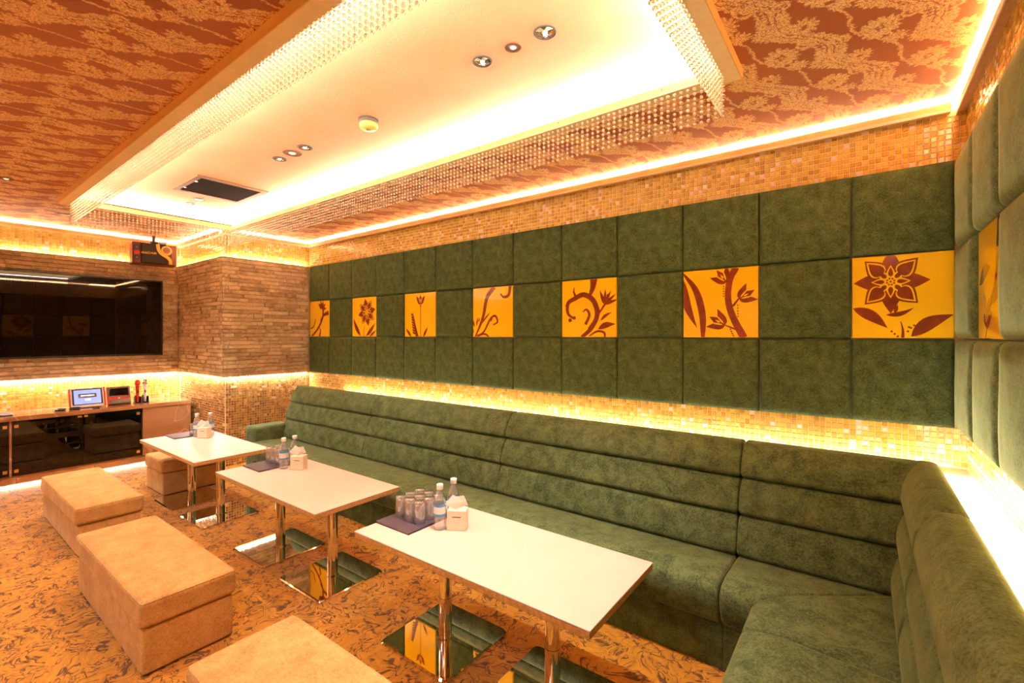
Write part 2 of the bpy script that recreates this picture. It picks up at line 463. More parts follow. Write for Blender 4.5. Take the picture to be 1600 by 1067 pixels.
def sweep(name, prof, s0, s1, mat, parent, fmap, m0=0, m1=0, r=.02, ref=0, flip=False):
    """pad: closed profile in (d, z) swept from s0 to s1 (ends slanted by m*(d-ref)), rounded at both ends"""
    n = len(prof); cx = sum(p[0] for p in prof)/n; cz = sum(p[1] for p in prof)/n
    hx = max(abs(p[0]-cx) for p in prof); hz = max(abs(p[1]-cz) for p in prof)
    steps = [(0, 1.0), (.12, .6), (.35, .25), (.65, .06), (1, 0)]
    rings = [('a', t, i) for t, i in steps] + [('m', .5, 0)] + [('b', t, i) for t, i in reversed(steps)]
    V = []; F = []
    for side, t, ins in rings:
        for d, z in prof:
            k = ins*r
            dd = cx+(d-cx)*(1-min(.8, k/hx)); zz = cz+(z-cz)*(1-min(.8, k/hz))
            e0 = s0+m0*(dd-ref); e1 = s1+m1*(dd-ref); sg = 1 if s1 > s0 else -1
            if side == 'a': s = e0+sg*r*t
            elif side == 'b': s = e1-sg*r*t
            else: s = (e0+e1)/2
            V.append(fmap(s, dd, zz))
    R = len(rings)
    for i in range(R-1):
        for k in range(n):
            q = (i*n+k, i*n+(k+1) % n, (i+1)*n+(k+1) % n, (i+1)*n+k)
            F.append(q if not flip else q[::-1])
    F.append(tuple(range(n))[::-1]); F.append(tuple((R-1)*n+k for k in range(n)))
    o = mesh(name, V, F, mat, parent, True)
    bm = bmesh.new(); bm.from_mesh(o.data); bmesh.ops.recalc_face_normals(bm, faces=bm.faces); bm.to_mesh(o.data); bm.free()
    return o
def tube(path, r, n=8):
    V = []; F = []; m = len(path)
    for i, p in enumerate(path):
        p = Vector(p); a = Vector(path[max(0, i-1)]); b = Vector(path[min(m-1, i+1)]); t = (b-a).normalized()
        u = t.orthogonal().normalized(); v = t.cross(u)
        rr = r[i] if isinstance(r, (list, tuple)) else r
        for k in range(n):
            an = 2*PI*k/n; V.append(tuple(p+u*rr*math.cos(an)+v*rr*math.sin(an)))
    for i in range(m-1):
        for k in range(n): F.append((i*n+k, i*n+(k+1) % n, (i+1)*n+(k+1) % n, (i+1)*n+k))
    F.append(tuple(range(n))[::-1]); F.append(tuple((m-1)*n+k for k in range(n)))
    return V, F

# ---------------------------------------------------------------- mosaic and stone
PIT, TS, TD = .027, .0236, .004
def tile_geo(A, U, Vv, N, rng, s=TS):
    """one raised glass tile; A centre on the wall face, slightly tilted"""
    a, b = rng.uniform(-.035, .035), rng.uniform(-.035, .035)
    n = (N + U*a + Vv*b).normalized()
    u = (U - n*U.dot(n)).normalized(); v = n.cross(u)
    h = s/2; c = h*.86
    P = []
    for su, sv in ((-1, -1), (1, -1), (1, 1), (-1, 1)): P.append(A + U*su*h + Vv*sv*h)
    for su, sv in ((-1, -1), (1, -1), (1, 1), (-1, 1)): P.append(A + n*TD + u*su*c + v*sv*c)
    F = [(4, 5, 6, 7), (0, 1, 5, 4), (1, 2, 6, 5), (2, 3, 7, 6), (3, 0, 4, 7)]
    return [tuple(p) for p in P], F
def mosaic(parent, A, U, Vv, w, h, mat, single=None, seed=1, limit=300):
    """fill w x h of a wall from corner A with tiles; single(p) picks those that become objects of their own"""
    rng = random.Random(seed); U, Vv, A = Vector(U), Vector(Vv), Vector(A); N = U.cross(Vv)
    nu, nv = int(w/PIT+.5), int(h/PIT+.5)
    mb = MB(); k = 0
    var = []
    for q in range(8):
        P, F = tile_geo(Vector((0, 0, 0)), U, Vv, N, rng)
        t = (rng.random()*.88 if q < 7 else .97)
        me = bpy.data.meshes.new('mosaic_tile'); me.from_pydata(P, [], F)
        at = me.attributes.new('tint', 'FLOAT', 'FACE'); at.data.foreach_set('value', [t]*5)
        me.materials.append(mat); var.append(me)
    for i in range(nu):
        for j in range(nv):
            c = A + U*(i+.5)*PIT + Vv*(j+.5)*PIT
            if single and k < limit and single(c):
                k += 1; link('mosaic_tile', rng.choice(var), None, parent, c)
            else:
                P, F = tile_geo(c, U, Vv, N, rng)
                mb.add(P, F, rng.random()*.88 if rng.random() > .07 else rng.uniform(.93, 1))
    if mb.V:
        o = mb.make('mosaic_tiling', mat, parent, tint=True); o['kind'] = 'stuff'
    return k
def brick_mesh(rng):
    V = []; F = []
    n = 5
    for i in range(n+1):
        for (y, z) in ((0, 0), (0, 1)): V.append((i/n, y, z))
        for z in (0.04, .96):
            V.append((i/n, -1+rng.uniform(-.28, .28)*(1 if 0 < i < n else .5), z))
    # order per slice: 0 back-bottom,1 back-top,2 front-bottom,3 front-top
    for i in range(n):
        a, b = i*4, (i+1)*4
        F += [(a+2, b+2, b+3, a+3), (a+0, b+0, b+2, a+2), (a+3, b+3, b+1, a+1)]
    F += [(0, 2, 3, 1), (n*4, n*4+1, n*4+3, n*4+2)]
    me = bpy.data.meshes.new('stone_brick'); me.from_pydata(V, [], F); me.materials.append(M['stone']); return me
rb = random.Random(3)
BRICKS = [brick_mesh(rb) for _ in range(8)]
def stones(parent, A, ang, w, h, holes=(), seed=1, rh=.0425, limit=300):
    """courses of split stone; local x runs along the wall by rotation ang, front is local -y"""
    rng = random.Random(seed); nz = int(round(h/rh)); rh = h/nz; k = 0
    ca, sa = math.cos(ang), math.sin(ang); spare = MB()
    for j in range(nz):
        x = -rng.uniform(0, .1)
        z0 = j*rh
        while x < w:
            L = rng.choice((.12, .17, .2, .24, .3)); a, b = max(0, x), min(w, x+L); x += L
            segs = [(a, b)]
            for hx0, hx1, hz0, hz1 in holes:
                if z0+rh*.5 > hz0 and z0+rh*.5 < hz1:
                    ns = []
                    for p, q in segs:
                        if q <= hx0 or p >= hx1: ns.append((p, q)); continue
                        if p < hx0: ns.append((p, hx0))
                        if q > hx1: ns.append((hx1, q))
                    segs = ns
            for p, q in segs:
                if q-p < .012: continue
                o = bpy.data.objects.new('stone_brick', rng.choice(BRICKS)); COL.objects.link(o); o.parent = parent
                o.location = (A[0]+ca*(p+.0008), A[1]+sa*(p+.0008), A[2]+z0+.0008); o.rotation_euler = (0, 0, ang)
                o.scale = (q-p-.0016, .015+rng.uniform(-.007, .009), rh-.003); k += 1
    return k

def structure(name, mb, mat, smooth=False):
    o = mb.make(name, mat, None, smooth); o['kind'] = 'structure'; return o

# ---------------------------------------------------------------- room shell
YF = -2.6
fl = structure('floor', MB().box(-7.0, .6, YF-.1, 3.3, -.1, 0), M['carpet'])
wb = structure('wall_back', MB().box(CX0, XR+.1, YM, YM+.1, 0, 2.7), M['grout'])
wr = structure('wall_right', MB().box(XR, XR+.1, YF, YM, 0, 2.7), M['grout'])
wl = structure('wall_left', MB().box(XT-.1, XT, YF, CY0, 0, 2.7), M['grout'])
wcs = structure('wall_column_side', MB().box(XT-.1, CX0-.06, CY0, CY0+.06, 0, 2.7), M['grout'])
wcf = structure('wall_column_front', MB().box(CX0-.06, CX0, CY0, YM+.1, 0, 2.7), M['grout'])
wf = structure('wall_front', MB().box(XT-.1, XR+.1, YF-.1, YF, 0, 2.7), M['beigewall'])

# tray outline
TX0, TX1, TY0, TY1 = -5.24, -.477, .887, 2.105        # inner edge of the frame
OX0, OX1, OY0, OY1 = -5.30, -.421, .829, 2.165        # outer edge
ce = MB()
for x0, x1, y0, y1 in ((XT-.05, OX0, YF, YM+.05), (OX1, XR+.05, YF, YM+.05), (OX0, OX1, YF, OY0), (OX0, OX1, OY1, YM+.05)):
    ce.box(x0, x1, y0, y1, ZC, ZC+.02)
ce = structure('ceiling', ce, M['damask'])
t = MB().box(OX0, OX1, OY0, OY1, ZT, ZT+.03)
tp = t.make('tray_panel', M['tray'], ce)
s = MB(); e_ = .012
s.box(OX0, OX1, OY0-e_, OY0, 2.512, ZT).box(OX0, OX1, OY1, OY1+e_, 2.512, ZT).box(OX0-e_, OX0, OY0-e_, OY1+e_, 2.512, ZT).box(OX1, OX1+e_, OY0-e_, OY1+e_, 2.512, ZT)
s.make('tray_side', M['frame'], ce)
# frame: four beams, each with a bottom board and an upstanding lip
def beam(x0, x1, y0, y1, lip):
    mb = MB().box(x0, x1, y0, y1, 2.505, 2.512)
    o = mb.make('tray_beam', M['frame'], ce)
    l = MB().box(*lip, 2.512, 2.545); l.make('beam_lip', M['ledge'], o)
beam(OX0-e_, OX1+e_, OY0-e_, TY0, (TX0, TX1, TY0-.006, TY0))
beam(OX0-e_, OX1+e_, TY1, OY1+e_, (TX0, TX1, TY1, TY1+.006))
beam(OX0-e_, TX0, TY0, TY1, (TX0-.006, TX0, TY0, TY1))
beam(TX1, OX1+e_, TY0, TY1, (TX1, TX1+.006, TY0, TY1))
# cream moulding on the outside of the frame
for x0, x1, y0, y1 in ((OX0-e_, OX1+e_, OY0-e_-.004, OY0-e_), (OX1+e_, OX1+e_+.004, OY0-e_, OY1+e_), (OX0-e_-.004, OX0-e_, OY0-e_, OY1+e_), (OX0-e_, OX1+e_, OY1+e_, OY1+e_+.004)):
    MB().box(x0, x1, y0, y1, 2.503, ZC).make('outer_board', M['oframe'], ce)
# small screws along the far lip
sc = MB()
for k in range(9):
    V, F = tube([(TX1-.25-k*.55, TY1-.0015, 2.530), (TX1-.25-k*.55, TY1+.001, 2.530)], .004, 8); sc.add(V, F)
sc.make('lip_screws', M['grey'], ce)['kind'] = 'stuff'

# wall ledges hiding the cove strips
def ledge(n, x0, x1, y0, y1, axis, sgn):
    """shelf with a front lip; axis/sgn give the side that faces the room"""
    o = MB().box(x0, x1, y0, y1, 2.488, 2.498)
    if axis == 'y': o.box(x0, x1, y0-.006, y0, 2.486, 2.524)
    else:
        if sgn > 0: o.box(x1, x1+.006, y0, y1, 2.486, 2.524)
        else: o.box(x0-.006, x0, y0, y1, 2.486, 2.524)
    o = structure('trim_%d' % n, o, M['ledge'])
    if axis == 'y': MB().box(x0, x1, y0-.010, y0-.006, 2.478, 2.492).make('bright_line_bead', M['shelf'], o)  # white strip added to paint the bright line of light below the lip
    elif sgn > 0: MB().box(x1+.006, x1+.010, y0, y1, 2.478, 2.492).make('bright_line_bead', M['shelf'], o)
    else: MB().box(x0-.010, x0-.006, y0, y1, 2.478, 2.492).make('bright_line_bead', M['shelf'], o)
ledge(1, CX0+.06, XR-.06, YM-.055, YM, 'y', -1)
ledge(2, XR-.030, XR, YF, YM-.0, 'x', -1)
ledge(3, XT, XT+.055, YF, CY0, 'x', 1)
ledge(4, XT+.06, CX0, CY0-.055, CY0, 'y', -1)
ledge(5, CX0, CX0+.055, CY0-.055, YM, 'x', 1)

# mosaics -------------------------------------------------------------
mosaic(wb, (CX0+.004, YM, 2.256), (1, 0, 0), (0, 0, 1), 5.85, .235, M['mosaic'], lambda c: c.x > -.02, 11, 150)
mosaic(wb, (CX0+.004, YM, .772), (1, 0, 0), (0, 0, 1), 5.85, .19, M['mosaic'], lambda c: c.x > -.16, 12, 150)
mosaic(wr, (XR, YM-.004, 2.256), (0, -1, 0), (0, 0, 1), 5.6, .235, M['mosaic'], lambda c: 1.85 < c.y < 2.75, 13, 150)
mosaic(wr, (XR, YM-.004, .772), (0, -1, 0), (0, 0, 1), 5.6, .19, M['mosaic'], lambda c: 1.7 < c.y < 2.5, 14, 150)
mosaic(wl, (XT, .1, 2.245), (0, 1, 0), (0, 0, 1), 2.03, .243, M['mosaic'], None, 15)
mosaic(wl, (XT, .1, .66), (0, 1, 0), (0, 0, 1), 2.03, .305, M['mosaic'], None, 16)
mosaic(wcs, (XT+.008, CY0, 2.245), (1, 0, 0), (0, 0, 1), 1.275, .243, M['mosaic'], None, 17)
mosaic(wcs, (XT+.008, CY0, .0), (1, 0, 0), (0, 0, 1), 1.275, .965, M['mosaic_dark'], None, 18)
mosaic(wcf, (CX0, CY0+.004, 2.245), (0, 1, 0), (0, 0, 1), .955, .243, M['mosaic'], None, 19)
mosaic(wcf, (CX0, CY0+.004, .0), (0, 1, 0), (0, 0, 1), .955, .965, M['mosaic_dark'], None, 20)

# stone --------------------------------------------------------------
ZS0, ZS1 = .968, 2.240
TVY0, TVY1, TVZ0, TVZ1 = .36, 1.925, 1.172, 2.057
b = MB().box(XT, XS-.018, YF, CY0-.045, ZS0, ZS1); b.make('stone_backing', M['stone'], wl)
stones(wl, (XS-.018, .2, ZS0), PI/2, YC-.2, ZS1-ZS0, [(TVY0-.2, TVY1-.2, TVZ0-ZS0, TVZ1-ZS0)], 4)
b = MB().box(XS-.018, XC-.018, YC+.018, CY0, ZS0, ZS1); b.make('stone_backing', M['stone'], wcs)
stones(wcs, (XS, YC+.018, ZS0), 0, XC-XS, ZS1-ZS0, (), 5)
b = MB().box(CX0, XC-.018, YC+.018, YM, ZS0, ZS1); b.make('stone_backing', M['stone'], wcf)
stones(wcf, (XC-.018, YC, ZS0), PI/2, 3.05-YC, ZS1-ZS0, (), 6)
# dark metal edging on top of the stone
for par, bx in ((wl, (XS-.012, XS+.004, .2, YC)), (wcs, (XS, XC, YC-.004, YC+.012)), (wcf, (XC-.012, XC+.004, YC-.004, 3.06))):
    MB().box(*bx, ZS1, ZS1+.008).make('metal_edging', M['grey'], par)

# ---------------------------------------------------------------- padded panels
COLS = [-5.412, -4.977, -4.53, -4.099, -3.647, -3.202, -2.737, -2.292, -1.83, -1.376, -.923, -.482, -.043, .362]
ROWS = [.96, 1.392, 1.824, 2.256]
def pad_mesh(wd, ht, T, r, rng, crown=.006):
    """puffed upholstered pad in local (x, z), front towards -y, back at y=0"""
    def ax(L):
        e = [0, r*.06, r*.2, r*.45, r, r*1.8]
        return e + [L*.35, L*.5, L*.65] + [L-q for q in reversed(e)]
    xs, zs = ax(wd), ax(ht)
    def prof(d):
        if d >= r: return 1.0
        return math.sqrt(max(0, 1-(1-d/r)**2))
    V = []; F = []; nx, nz = len(xs), len(zs)
    ph = [rng.uniform(0, 6) for _ in range(4)]
    for j, z in enumerate(zs):
        for i, x in enumerate(xs):
            f = min(prof(min(x, wd-x)), prof(min(z, ht-z)))
            c = crown*math.sin(PI*x/wd)*math.sin(PI*z/ht)
            wob = .0012*(math.sin(x*23+ph[0])*math.sin(z*19+ph[1]))
            V.append((x, -(T*(.35+.65*f)+f*(c+wob)), z))
    for j in range(nz-1):
        for i in range(nx-1): a = j*nx+i; F.append((a, a+1, a+nx+1, a+nx))
    # rim
    B = [(0, 0, 0), (wd, 0, 0), (wd, 0, ht), (0, 0, ht)]; n0 = len(V); V += B
    edge = [[i for i in range(nx)], [j*nx+nx-1 for j in range(nz)], [(nz-1)*nx+i for i in range(nx-1, -1, -1)], [j*nx for j in range(nz-1, -1, -1)]]
    for k in range(4): F.append(tuple([n0+k] + [n0+(k+1) % 4] + edge[k][::-1])[::1])
    me = bpy.data.meshes.new('padded_panel'); me.from_pydata(V, [], F)
    me.polygons.foreach_set('use_smooth', [len(f) == 4 for f in F])
    return me
rng = random.Random(21)

# ---- floral prints, drawn as flat shapes in a unit square (u right, v up)
def bez(P, n=14):
    out = []
    for k in range(n+1):
        t = k/n
        Q = [Vector(p) for p in P]
        while len(Q) > 1: Q = [Q[i]*(1-t)+Q[i+1]*t for i in range(len(Q)-1)]
        out.append(Q[0])
    return out
def catmull(P, n=8):
    P = [Vector(p) for p in P]; Q = [P[0]*2-P[1]] + P + [P[-1]*2-P[-2]]; out = []
    for i in range(1, len(Q)-2):
        for k in range(n):
            t = k/n; a, b, c, d = Q[i-1:i+3]
            out.append(.5*((2*b)+(c-a)*t+(2*a-5*b+4*c-d)*t*t+(3*b-a-3*c+d)*t**3))
    out.append(P[-1]); return out
def stroke(P, w0, w1, wm=None, n=8):
    c = catmull(P, n); L = []; R = []
    for i, p in enumerate(c):
        a = c[max(0, i-1)]; b = c[min(len(c)-1, i+1)]; t = (b-a).normalized(); q = Vector((-t.y, t.x)); f = i/(len(c)-1)
        wd = (w0*(1-f)+w1*f) if wm is None else (w0*(1-f)**2+2*wm*f*(1-f)+w1*f*f)
        L.append(p+q*wd/2); R.append(p-q*wd/2)
    # strips of quads keep curled strokes valid
    return [[L[i], L[i+1], R[i+1], R[i]] for i in range(len(c)-1)]
def petal(cx, cy, ang, r0, r1, wd, tip=.62, n=9):
    """pointed petal from radius r0 to r1"""
    d = Vector((math.cos(ang), math.sin(ang))); q = Vector((-d.y, d.x)); c = Vector((cx, cy)); A = []; B = []
    for k in range(n+1):
        t = k/n; h = wd/2*math.sin(PI*t**tip)
        p = c+d*(r0+(r1-r0)*t); A.append(p+q*h); B.append(p-q*h)
    return [A+B[-2:0:-1]]
def leaf(a, b, w0, bend=0, n=9):
    a, b = Vector(a), Vector(b); d = b-a; q = Vector((-d.y, d.x)).normalized(); A = []; B = []
    for k in range(n+1):
        t = k/n; c = a+d*t+q*bend*math.sin(PI*t); h = w0/2*math.sin(PI*t**.8)
        A.append(c+q*h); B.append(c-q*h)
    return [A+B[-2:0:-1]]
def dot(x, y, r=.014): return [[Vector((x+r*math.cos(2*PI*k/8), y+r*math.sin(2*PI*k/8))) for k in range(8)]]
def tulip(x, y, ang, s):
    o = []
    for da, l in ((-.62, 1.0), (.62, 1.0)): o += petal(x, y, ang+da, 0, s*l, s*.42)
    o += petal(x, y, ang, 0, s*.95, s*.46)
    y_ = []
    for da in (-.34, .34): y_ += petal(x, y, ang+da, s*.12, s*.85, s*.09)
    y_ += petal(x, y, ang, s*.3, s*.6, s*.10)
    return o, y_
def flower(x, y, R, rot=0):
    br, ye, br2 = [], [], []
    for k in range(8):
        a = rot+k*PI/4
        if k % 2 == 0: br += petal(x, y, a, .20*R, R, .50*R)
        else:
            br += petal(x, y, a, .22*R, .98*R, .60*R); ye += petal(x, y, a, .28*R, .91*R, .47*R); br2 += petal(x, y, a, .3*R, .84*R, .38*R)
        ye += petal(x, y, a+PI/8*0, .08*R, .52*R, .24*R)
        br2 += petal(x, y, a, .16*R, .46*R, .13*R)
        br2 += dot(x+.10*R*math.cos(a+.3), y+.10*R*math.sin(a+.3), .028*R)
    br2 += dot(x, y, .03*R)
    return br, ye, br2
def design(k):
    br, ye, b2 = [], [], []
    if k == 12:
        br, ye, b2 = flower(.40, .68, .385)
        br += leaf((.01, .37), (.37, .12), .13, .03) + leaf((.60, .02), (.995, .27), .15, .04)
        br += leaf((.35, .28), (.63, .36), .055, -.03) + leaf((.44, .30), (.47, .40), .04) + stroke([(.52, 0), (.52, .10), (.50, .20)], .035, .008)
        for p in ((.41, .08), (.44, .05), (.47, .02), (.57, .08), (.60, .12), (.63, .15), (.58, .13)): br += dot(*p, .012)
    elif k == 10:
        br += leaf((.0, .88), (.20, .14), .12, -.05) + stroke([(.0, .97), (.18, .70), (.27, .35), (.28, 0)], .02, .05, .16)
        br += stroke([(.72, 1), (.64, .82), (.62, .55), (.68, .3), (.82, 0)], .09, .10, .075)
        for x, y, a, s_ in ((.60, .80, 2.2, .24), (.76, .55, .55, .24), (.58, .18, 2.6, .26)):
            o, q = tulip(x, y, a, s_); br += o; ye += q
        br += stroke([(.66, .80), (.60, .80)], .03, .02) + stroke([(.68, .45), (.76, .56)], .03, .02) + stroke([(.76, .10), (.58, .18)], .03, .015)
        for i in range(5): br += dot(.56, .74-.035*i, .010) + dot(.745, .46-.04*i, .010) + dot(.65+.012*i, .12-.03*i, .012)
    elif k == 8:
        br += stroke([(.38, 0), (.55, .15), (.66, .38), (.60, .62), (.42, .74), (.25, .68), (.12, .60), (.12, .42), (.24, .32)], .06, .03, .13)
        br += dot(.24, .34, .03) + stroke([(.52, .70), (.58, .85), (.60, 1)], .05, .13) + stroke([(.26, .72), (.23, .80), (.24, .88)], .05, .01)
        br += stroke([(.45, .22), (.52, .38), (.47, .48), (.40, .44)], .05, .015, .05)
        br += stroke([(.50, .15), (.66, .36), (.80, .56)], .02, .035)
        for da in (-.8, -.4, 0, .4, .8): br += petal(.79, .56, 1.1+da, 0, .26, .055)
        br += petal(.84, .68, 1.1, 0, .07, .05)
        br += leaf((.72, .28), (.92, .42), .05, .02) + leaf((.68, .14), (.98, .22), .10, .03)
        br += stroke([(.52, .02), (.66, .10), (.78, .08), (.80, 0)], .02, .03, .05)
        for p in ((.10, .56), (.16, .30)): br += dot(*p, .035)
        for i in range(3): br += dot(.69, .50-.035*i, .010)
        br += leaf((.62, .60), (.72, .42), .04)
    elif k == 6:
        br += stroke([(.06, 0), (.18, .22), (.28, .45), (.36, .78), (.50, .95), (.56, 1)], .03, .10, .09)
        br += stroke([(.70, .86), (.78, .79), (.90, .82), (.94, 1)], .02, .07, .06)
        br += stroke([(.08, .02), (.28, .10), (.45, .36), (.58, .42), (.63, .30), (.52, .24)], .02, .02, .07)
        br += stroke([(.10, 0), (.3, .06), (.42, 0)], .02, .03, .04)
        for a, b_ in (((.26, .3), (.46, .50)), ((.22, .26), (.40, .44)), ((.04, .2), (.02, .36)), ((.10, .22), (.14, .42)), ((.02, .08), (.0, .2))): br += leaf(a, b_, .035, .01)
        br += leaf((.50, .42), (.46, .30), .05) + leaf((.14, .3), (.18, .4), .03)
    elif k == 4:
        o, q = tulip(.53, .74, PI/2, .24); br += o; ye += q
        br += stroke([(.53, 0), (.53, .4), (.53, .76)], .015, .018)
        for i in range(8): br += leaf((.36-.012*i, .06+.06*i), (.26-.006*i, .12+.06*i), .045) + []
        br += stroke([(.42, 0), (.36, .2), (.27, .56)], .09, .015, .08)
        br += leaf((.22, 0), (.04, .2), .06) + leaf((.62, 0), (.76, .22), .06) + dot(.53, .70, .02)
    elif k == 2:
        br, ye, b2 = flower(.62, .62, .36, .2)
        br += leaf((.36, .02), (.05, .48), .12, .03) + leaf((.60, .02), (.96, .34), .10, -.02) + leaf((.74, 0), (1, .16), .06) + stroke([(.5, 0), (.5, .14), (.53, .27)], .02, .012)
    elif k == 0:
        for da in (-1.2, -.6, 0, .6, 1.2): br += petal(.62, .78, 1.2+da, 0, .24, .10)
        br += stroke([(.1, 0), (.42, .22), (.66, .52), (.70, .80)], .06, .08) + stroke([(.55, .45), (.74, .60), (.97, .66)], .03, .12)
        br += stroke([(.02, .22), (.2, .28), (.3, .5)], .02, .03, .05) + stroke([(.5, 0), (.56, .16), (.5, .24)], .08, .02)
    else:
        br += leaf((.05, .5), (.5, .62), .14, .04) + stroke([(.3, 0), (.5, .3), (.7, .5), (.8, 1)], .05, .08)
        o, q = tulip(.3, .12, 1.0, .3); br += o; ye += q
        br += leaf((.55, .3), (.95, .4), .1, .03)
    return br, ye, b2
def clip_poly(P):
    for ax, lim, sg in ((0, .004, 1), (0, .996, -1), (1, .004, 1), (1, .996, -1)):
        out = []
        for i in range(len(P)):
            a, b = P[i-1], P[i]; da, db = (a[ax]-lim)*sg, (b[ax]-lim)*sg
            if (da >= 0) != (db >= 0):
                t = da/(da-db); out.append(a+(b-a)*t)
            if db >= 0: out.append(b)
        P = out
        if len(P) < 3: return None
    return P
def flower_panel(parent, k, wd, ht, loc, rot):
    """glossy yellow glass panel with a brown floral print; local x, z; front towards -y"""
    o = rbox('flower_panel', .004, wd-.004, -.030, 0, .004, ht-.004, .003, M['yellow'], parent, 2, loc, rot)
    for n, (name, polys, mat) in enumerate(zip(('floral_print', 'print_gap', 'print_detail'), design(k), (M['brown_print'], M['yellow'], M['brown_print']))):
        V = []; F = []
        for P in polys:
            P = clip_poly([Vector(p) for p in P])
            if not P: continue
            n0 = len(V); V += [(.004+p.x*(wd-.008), -.0304-.0003*n-.0000025*(len(F) % 60), .004+p.y*(ht-.008)) for p in P]; F.append(tuple(range(n0, n0+len(P))))
        if F:
            me = bpy.data.meshes.new(name); me.from_pydata(V, [], F); me.materials.append(mat)
            bm = bmesh.new(); bm.from_mesh(me); 
            for f in bm.faces:
                if f.normal.y > 0: f.normal_flip()
            bm.to_mesh(me); bm.free()
            c = link(name, me, None, o)
    return o
for i in range(13):
    x0, x1 = COLS[i], COLS[i+1]
    if i == 0: x0 = -5.405
    for j in range(3):
        z0, z1 = ROWS[j], ROWS[j+1]
        if j == 1 and i % 2 == 0:
            flower_panel(wb, i, x1-x0, z1-z0, (x0, YM-.001, z0), (0, 0, 0))
        else:
            me = pad_mesh(x1-x0-.003, z1-z0-.003, .040, .018, rng); me.materials.append(M['green_wall'])
            link('padded_panel', me, None, wb, (x0+.0015, YM, z0+.0015))
for i in range(12):
    y1 = 3.045-i*.4375; y0 = y1-.4375
    if y0 < YF: break
    for j in range(3):
        z0, z1 = ROWS[j], ROWS[j+1]
        if j == 1 and i % 2 == 1:
            flower_panel(wr, (99, 12, 10)[(i//2) % 3], .4375, z1-z0, (XR-.001, y1, z0), (0, 0, -PI/2))
        else:
            me = pad_mesh(.4345, z1-z0-.003, .052, .040, rng, .008); me.materials.append(M['green'])
            link('padded_panel', me, None, wr, (XR, y1-.0015, z0+.0015), (0, 0, -PI/2))
# fall-back: socket plate low on the long wall
o = rbox('wall_socket', -5.245, -5.155, YM-.014, YM-.0045, .855, .905, .003, M['gold'], None, 2)
tag(o, 'small brown socket plate on the mosaic just above the far end of the sofa', 'socket')
for dx in (-.02, .02):
    MB().box(-5.2+dx-.004, -5.2+dx+.004, YM-.0155, YM-.014, .872, .888).make('socket_slot', M['black'], o)

# ---------------------------------------------------------------- shelf behind the sofas
sh = MB().box(-4.75, XR, 2.70, YM, .745, .765).box(.262, XR, -1.7, 2.70, .745, .765)
sh = structure('trim_6', sh, M['shelf'])
for a in ((-4.7, .2, 2.705, 2.715, .765, .777), (.266, .276, -1.6, 2.69, .765, .777)):
    MB().box(*a).make('led_tape', M['stripglow'], sh)

# ---------------------------------------------------------------- sofas
def mapA(s, d, z): return (s, d, z)
def mapR(s, d, z): return (d, s, z)
sofa = thing('banquette_sofa', 'L-shaped green velvet banquette with ribbed back along the padded walls', 'sofa', (-2.5, 2.3, 0))
def local(o, root):   # geometry was written in room coordinates
    o.location = Vector(o.location)-Vector(root.location); return o
SEAT_A = round_poly([(2.03, .375), (2.12, .392), (2.40, .372), (2.40, .22), (2.06, .205), (2.025, .29)], [.04, .08, .01, .01, .03, .06], 5)
BASE_A = round_poly([(2.10, 0), (2.10, .222), (2.60, .222), (2.60, 0)], .004, 2)
def rib(f0, f1, z0, z1, back, bulge=.013, top=False):
    P = [(back, z0), (f0+.012, z0), (f0-.004, z0+.018), ((f0+f1)/2-bulge, (z0+z1)/2), (f1-.006, z1-.018), (f1+.012, z1), (back, z1)]
    R = [.004, .014, .022, .09, .022, .014, .004]
    if top: P[4] = (f1-.004, z1-.03); P[5] = (f1+.02, z1); R[4] = .03; R[5] = .03; R[6] = .04
    return round_poly(P, R, 5)
secA = [(-4.66, -3.36), (-3.36, -1.907), (-1.907, -.468), (-.468, None)]
MIT = (-.35-.083)/(2.0-2.385)
for i, (a, b_) in enumerate(secA):
    last = b_ is None
    b1 = .10 if last else b_
    if last:
        local(sweep('seat_cushion', SEAT_A, a+.002, -.352, M['green'], sofa, mapA, 0, 1.124, .018, ref=2.0), sofa)
    elif i == 0:
        local(sweep('seat_cushion', SEAT_A, -4.66, -.47, M['green'], sofa, mapA, r=.018), sofa)
    if last or i == 0: local(sweep('base_panel', BASE_A, a+.001, (-.469 if not last else -.29), M['green'], sofa, mapA, r=.003), sofa)
    a2 = -4.72 if i == 0 else a
    for (f0, f1, z0, z1, tp_) in ((2.365, 2.405, .375, .553, False), (2.405, 2.455, .557, .717, False), (2.455, 2.51, .721, .880, True)):
        xe = {0: .20, 1: .20, 2: .20}[(z0 > .5)+(z0 > .7)] if last else b_
        local(sweep('back_channel', rib(f0, f1, z0, z1, 2.64, top=tp_), a2+.0015, xe-.0015, M['green'], sofa, mapA, r=.016), sofa)
local(MB().box(-4.72, .14, 2.645, 2.70, 0, .84).make('back_board', M['green'], sofa), sofa)
local(rbox('armrest', -4.87, -4.665, 2.085, 2.42, 0, .520, .03, M['green'], sofa, 4), sofa)
local(rbox('armrest_lining', -4.87, -4.725, 2.425, 2.64, 0, .50, .01, M['green'], sofa, 2), sofa)

